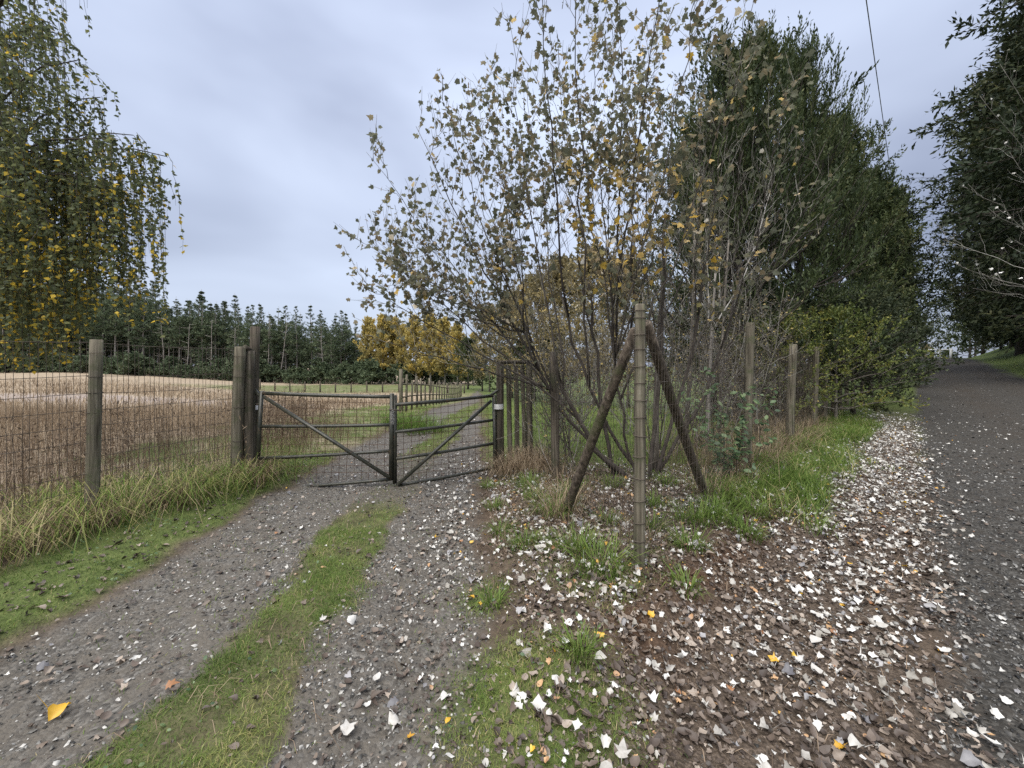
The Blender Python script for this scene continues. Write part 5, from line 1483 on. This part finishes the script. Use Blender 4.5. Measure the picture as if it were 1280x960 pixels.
for (X, Y, s0, s1) in ((X, Y, .0024, .0125), (X2, Y2, .007, .020)):
    n_ = len(X)
    sc = (s0 + (s1 - s0) * rng.random(n_) ** 3.0)[:, None] * (.6 + .7 * rng.random((n_, 3)))
    P = np.stack([X, Y, zg(X, Y) + sc[:, 2] * .25], 1)
    onroad = zones(X, Y)['n'] > -.15
    sc = sc * np.where(onroad, 1.45, 1.0)[:, None]
    for v in range(8):
        ii = np.nonzero((np.arange(n_) % 4 == v % 4) & (onroad == (v >= 4)))[0]
        scatter(gd if v >= 4 else g, oc * (1 + .3 * rng.normal(size=oc.shape)), of, P[ii], rng.normal(size=(len(ii), 3)) * .35 + [0, 0, 1], rng.random(len(ii)) * 6.28, sc[ii], rng.random(len(ii)))
    print('stones', n_)
stuff('gravel', g, M['stone'])
stuff('road_gravel', gd, M['stone_dark'])

# ------------------------------------------------------------------ fallen leaves
def oval(seed):
    rng = rng_(seed)
    xy = np.array([(0, .45), (0, 0), (.25, .12), (.36, .42), (.24, .75), (0, 1), (-.24, .75), (-.36, .42), (-.25, .12)]) * (1 + .10 * rng.normal(size=(9, 2)))
    a, b, c = rng.normal(size=3) * .5
    z = abs(a) * np.abs(xy[:, 0]) + b * (xy[:, 1] - .5) ** 2 + c * .4 * xy[:, 0] * xy[:, 1] + .04 * rng.normal(size=9)
    return np.column_stack([xy, z]), np.array([(0, 1 + i, 1 + (i + 1) % 8) for i in range(8)])
def curled(seed):
    rng = rng_(seed)
    T, tri = lobed(seed, .3)
    T = T.copy()
    k = 1.0 + 1.6 * rng.random()
    T[:, 2] += k * .55 * T[:, 0] ** 2 * (1 if rng.random() < .6 else -1)
    T[:, 0] *= .55 + .4 * rng.random()
    return T, tri
OVT = [oval(640 + i) for i in range(5)]
CUT = [curled(660 + i) for i in range(6)]
FT = [(*lobed(680 + i, .22),) for i in range(6)]
def crumpled(seed):
    rng = rng_(seed)
    T, tri = lobed(seed, .25)
    T = T.copy()
    c = np.array((0, .42))
    v = T[:15, :2] - c
    rad_ = np.linalg.norm(v, axis=1, keepdims=True)
    soft = .35 + .45 * rng.random()
    T[:15, :2] = c + v * (rad_ ** (soft - 1 + 1e-6) if False else 1) * np.where(rad_ > .01, (.42 + (rad_ - .42) * soft) / np.maximum(rad_, .01), 1)
    a = rng.random() * 6.28; k = (.5 + 1.3 * rng.random()) * (1 if rng.random() < .65 else -1)
    q = (T[:, 0] * math.cos(a) + (T[:, 1] - .42) * math.sin(a))
    T[:, 2] += k * q * q * 1.3 + .06 * rng.normal(size=len(T))
    T[:, 0] *= .55 + .45 * rng.random()
    return T, tri
TEMPL = OVT + CUT + FT + [crumpled(860 + i) for i in range(12)]

def lie(rng, n, tilt):
    N = np.stack([rng.normal(size=n) * tilt, rng.normal(size=n) * tilt, np.ones(n)], 1)
    return unit(N), rng.random(n) * 6.28

# brown, grey and rotten leaves
rng = rng_(930)
def d_brown(X, Y):
    z = zones(X, Y); r = np.hypot(X, Y)
    return np.clip(z['litter'] * (.55 + .9 * (nz(X, Y, 2, 101) - .3)) + .70 * z['corner'] + .12 * z['patch'] + .10 * z['track'] * (nz(X, Y, 2.1, 102) + .1) + .16 * z['track'] * np.exp(-((z['xd'] + .55) / .35) ** 2) + .05 * z['centre'] + .18 * z['verge_l'] + .05 * z['road'] * np.exp(-z['n'] ** 2)
                   + .2 * z['soil'], 0, 1) * np.clip(1.25 - r / 12, .1, 1)
X, Y = pick(rng, 160000, -3.5, 8, .9, 9, d_brown)
nb = len(X)
sz = .012 + .041 * rng.random(nb) ** 2.0
N_b, yaw = lie(rng, nb, .38)
P = np.stack([X, Y, zg(X, Y) + .006 + .012 * rng.random(nb)], 1)
zz_ = zones(X, Y)
rb = rng.random(nb) ** 1.2 * .86
rb = np.where(rng.random(nb) < .022, .92 + .08 * rng.random(nb), rb)
g = Geo()
SOFT = OVT + OVT + CUT[:2] + TEMPL[17:22]
for v in range(len(SOFT)):
    ii = np.arange(v, nb, len(SOFT))
    scatter(g, *SOFT[v], P[ii], N_b[ii], yaw[ii], sz[ii], rb[ii])
stuff('leaf_litter', g, M['brown_leaf'])

# pale, yellow, orange and grey leaves: the largest ones singly
def d_white(X, Y):
    z = zones(X, Y); r = np.hypot(X, Y); n = z['n']; s = z['s']
    edge = np.exp(-((n + .30) / .36) ** 2) * 1.3 * sm((s - 1.6) / 1.8) * (1 - .9 * sm((s - 9) / 8))
    return np.clip(edge * np.clip(.75 + 1.6 * (nz(X, Y, 3, 111) - .4), .1, 1) + 1.15 * z['corner'] * sm((Y - 2.1) / .7) * np.clip(.55 + 1.9 * (nz(X, Y, 2.4, 112) - .42), .08, 1) + .16 * z['corner'] * (1 - sm((Y - 2.1) / .7)) + .12 * z['soil'] + .26 * z['litter']
                   + (.08 + .40 * sm((Y - 2.4) / 1.2)) * z['track'] * np.exp(-((z['xd'] + .45) / .42) ** 2) * (Y < 7) + .022 * z['track'] + .010 * z['centre'] + .030 * z['road'] * np.exp(-(n / 2.2) ** 2) + .03 * z['patch'] + .12 * z['verge_r'] + .05 * z['inside'] * (Y < 7), 0, 1)
X, Y = pick(rng, 84000, -3.3, 12, 1.1, 13, d_white)
nw = len(X)
r = np.hypot(X, Y)
sz = .018 + .052 * rng.random(nw) ** 2.0
N_w, yaw = lie(rng, nw, .42)
P = np.stack([X, Y, zg(X, Y) + .010 + .014 * rng.random(nw)], 1)
hz_ = zones(X, Y)
P[:, 2] += .035 * np.clip(hz_['patch'] + hz_['verge_r'] * 2.2, 0, 2) * rng.random(nw)
q = rng.random(nw)
kind = np.where(q < .86, 0, np.where(q < .945, 1, np.where(q < .980, 2, 3)))       # pale, grey, yellow, orange
kind = np.where((X < -1.0) & (q > .45) & (q < .86), 1, kind)
sz = np.where(kind >= 2, sz * .72, sz)
tv = np.where(rng.random(nw) < .78, rng.integers(17, len(TEMPL), nw), rng.integers(0, 11, nw))
kinds = ['white_leaf', 'grey_leaf', 'yellow_leaf', 'orange_leaf']
px = CX + F * X / Y; py = HY - F * (P[:, 2] - CAMH) / Y
inview = (px > 4) & (px < 1276) & (py < 956)
order = np.argsort(-np.where(inview, sz / Y, 0))[:282]
lone = np.zeros(nw, bool); lone[order] = True
g = {k: Geo() for k in range(4)}
for k in range(4):
    for v in range(len(TEMPL)):
        ii = np.nonzero((~lone) & (kind == k) & (tv == v))[0]
        if len(ii):
            scatter(g[k], *TEMPL[v], P[ii], N_w[ii], yaw[ii], sz[ii], rng.random(len(ii)))
for k, nm in enumerate(['pale_leaves', 'grey_leaves', 'yellow_leaves', 'orange_leaves']):
    if g[k].n: stuff(nm, g[k], M[kinds[k]])

fl_mesh = {}
def fallen_mesh(v, mat, q):
    key = (v, mat, q)
    if key not in fl_mesh:
        T, tri = TEMPL[v]
        fl_mesh[key] = mesh_np('fallen_leaf', T, [tri], M[mat], {'rnd': np.full(len(T), q / 4)})
    return fl_mesh[key]
def fallen(v, mat, q, p, Nn, yw, s, label, group):
    o = link('fallen_leaf', fallen_mesh(v, mat, q))
    h = np.array((math.cos(yw), math.sin(yw), 0)); Nn = unit(np.array(Nn, float)); S = unit(np.cross(h, Nn)); D = np.cross(Nn, S)
    o.matrix_world = Matrix(((S[0] * s, D[0] * s, Nn[0] * s, p[0]), (S[1] * s, D[1] * s, Nn[1] * s, p[1]), (S[2] * s, D[2] * s, Nn[2] * s, p[2]), (0, 0, 0, 1)))
    return tag(o, label, 'leaf', group)
colw = ['whitish', 'grey', 'yellow', 'orange brown']
for i in order:
    zi = {k: float(v[i]) for k, v in hz_.items()}
    n_ = zi['n']
    if n_ > .28: where, gw = 'lying on the bare dark gravel of the road', 'on the road gravel'
    elif zi['patch'] > .5: where, gw = 'lying on the grass patch near the road corner', 'on the grass patch'
    elif X[i] < -1.9: where, gw = 'lying on the left wheel track of the drive', 'on the left wheel track'
    elif X[i] < -.95: where, gw = 'lying on the grass strip along the middle of the drive', 'on the middle grass strip'
    elif X[i] < -.25: where, gw = 'lying on the right wheel track of the drive', 'on the right wheel track'
    elif zi['n'] > -1.15: where, gw = 'lying in the brown leaf litter along the road edge', 'in the litter along the road edge'
    else: where, gw = 'lying on the raised ground around the corner post', 'around the corner post'
    k = int(kind[i])
    fallen(int(tv[i]), kinds[k], int(rng.integers(0, 5)), P[i], N_w[i], yaw[i], sz[i], 'fallen %s leaf %s' % (colw[k], where), 'fallen %s leaves %s' % (colw[k], gw))
# leaves one can point to
def spot(px, py):
    Y = 3.0
    for _ in range(30):
        z = gz((px - CX) * Y / F, Y); Y = .5 * Y + .5 * (CAMH - z) * F / (py - HY)
    x = (px - CX) * Y / F
    return np.array((x, Y, gz(x, Y) + .022))
for (px_, py_, mat, v, s, yw, Nn, lab) in [
        (973, 832, 'yellow_leaf', 20, .060, 2.6, (.1, -.55, 1), 'bright yellow leaf standing out on the brown litter by the road'),
        (60, 900, 'yellow_leaf', 22, .085, .6, (.05, -.1, 1), 'large yellow leaf on the left wheel track close by'),
        (803, 709, 'white_leaf', 18, .075, 1.6, (.05, -.75, 1), 'clean white leaf at the very foot of the corner post'),
        (500, 910, 'white_leaf', 25, .115, 2.3, (.05, 0, 1), 'biggest white lobed leaf, low on the right wheel track'),
        (672, 897, 'white_leaf', 19, .070, 1.5, (.1, -.3, 1), 'white curled leaf alone on the grass patch'),
        (640, 876, 'white_leaf', 21, .075, 1.2, (-.2, -.3, 1), 'white lobed leaf at the middle of the grass patch'),
        (400, 780, 'white_leaf', 7, .050, 1.0, (.3, -.2, 1), 'small white leaf on the edge of the middle grass strip'),
        (207, 862, 'orange_leaf', 8, .060, .4, (.1, -.1, 1), 'crumpled orange brown leaf beside the middle grass strip'),
        (816, 777, 'yellow_leaf', 24, .050, 2.0, (.2, -.5, 1), 'yellow leaf on the bare soil in front of the corner post'),
        (756, 798, 'yellow_leaf', 9, .050, 2.8, (.0, -.4, 1), 'yellow leaf between the grass patch and the bare soil'),
        (557, 910, 'yellow_leaf', 3, .030, 1.0, (.1, -.2, 1), 'small yellow leaf beside the grass patch'),
        (427, 925, 'white_leaf', 26, .075, .9, (.0, -.1, 1), 'yellowed white crumpled leaf low on the right wheel track'),
        (468, 858, 'white_leaf', 2, .055, 1.4, (.0, -.1, 1), 'white rounded leaf in the middle of the right wheel track'),
        (1080, 940, 'white_leaf', 27, .075, 2.9, (.1, -.2, 1), 'white leaf in the near corner of litter and road')]:
    fallen(v, mat, 2, spot(px_, py_), Nn, yw, s, lab, None)
print('leaves', nb, nw)
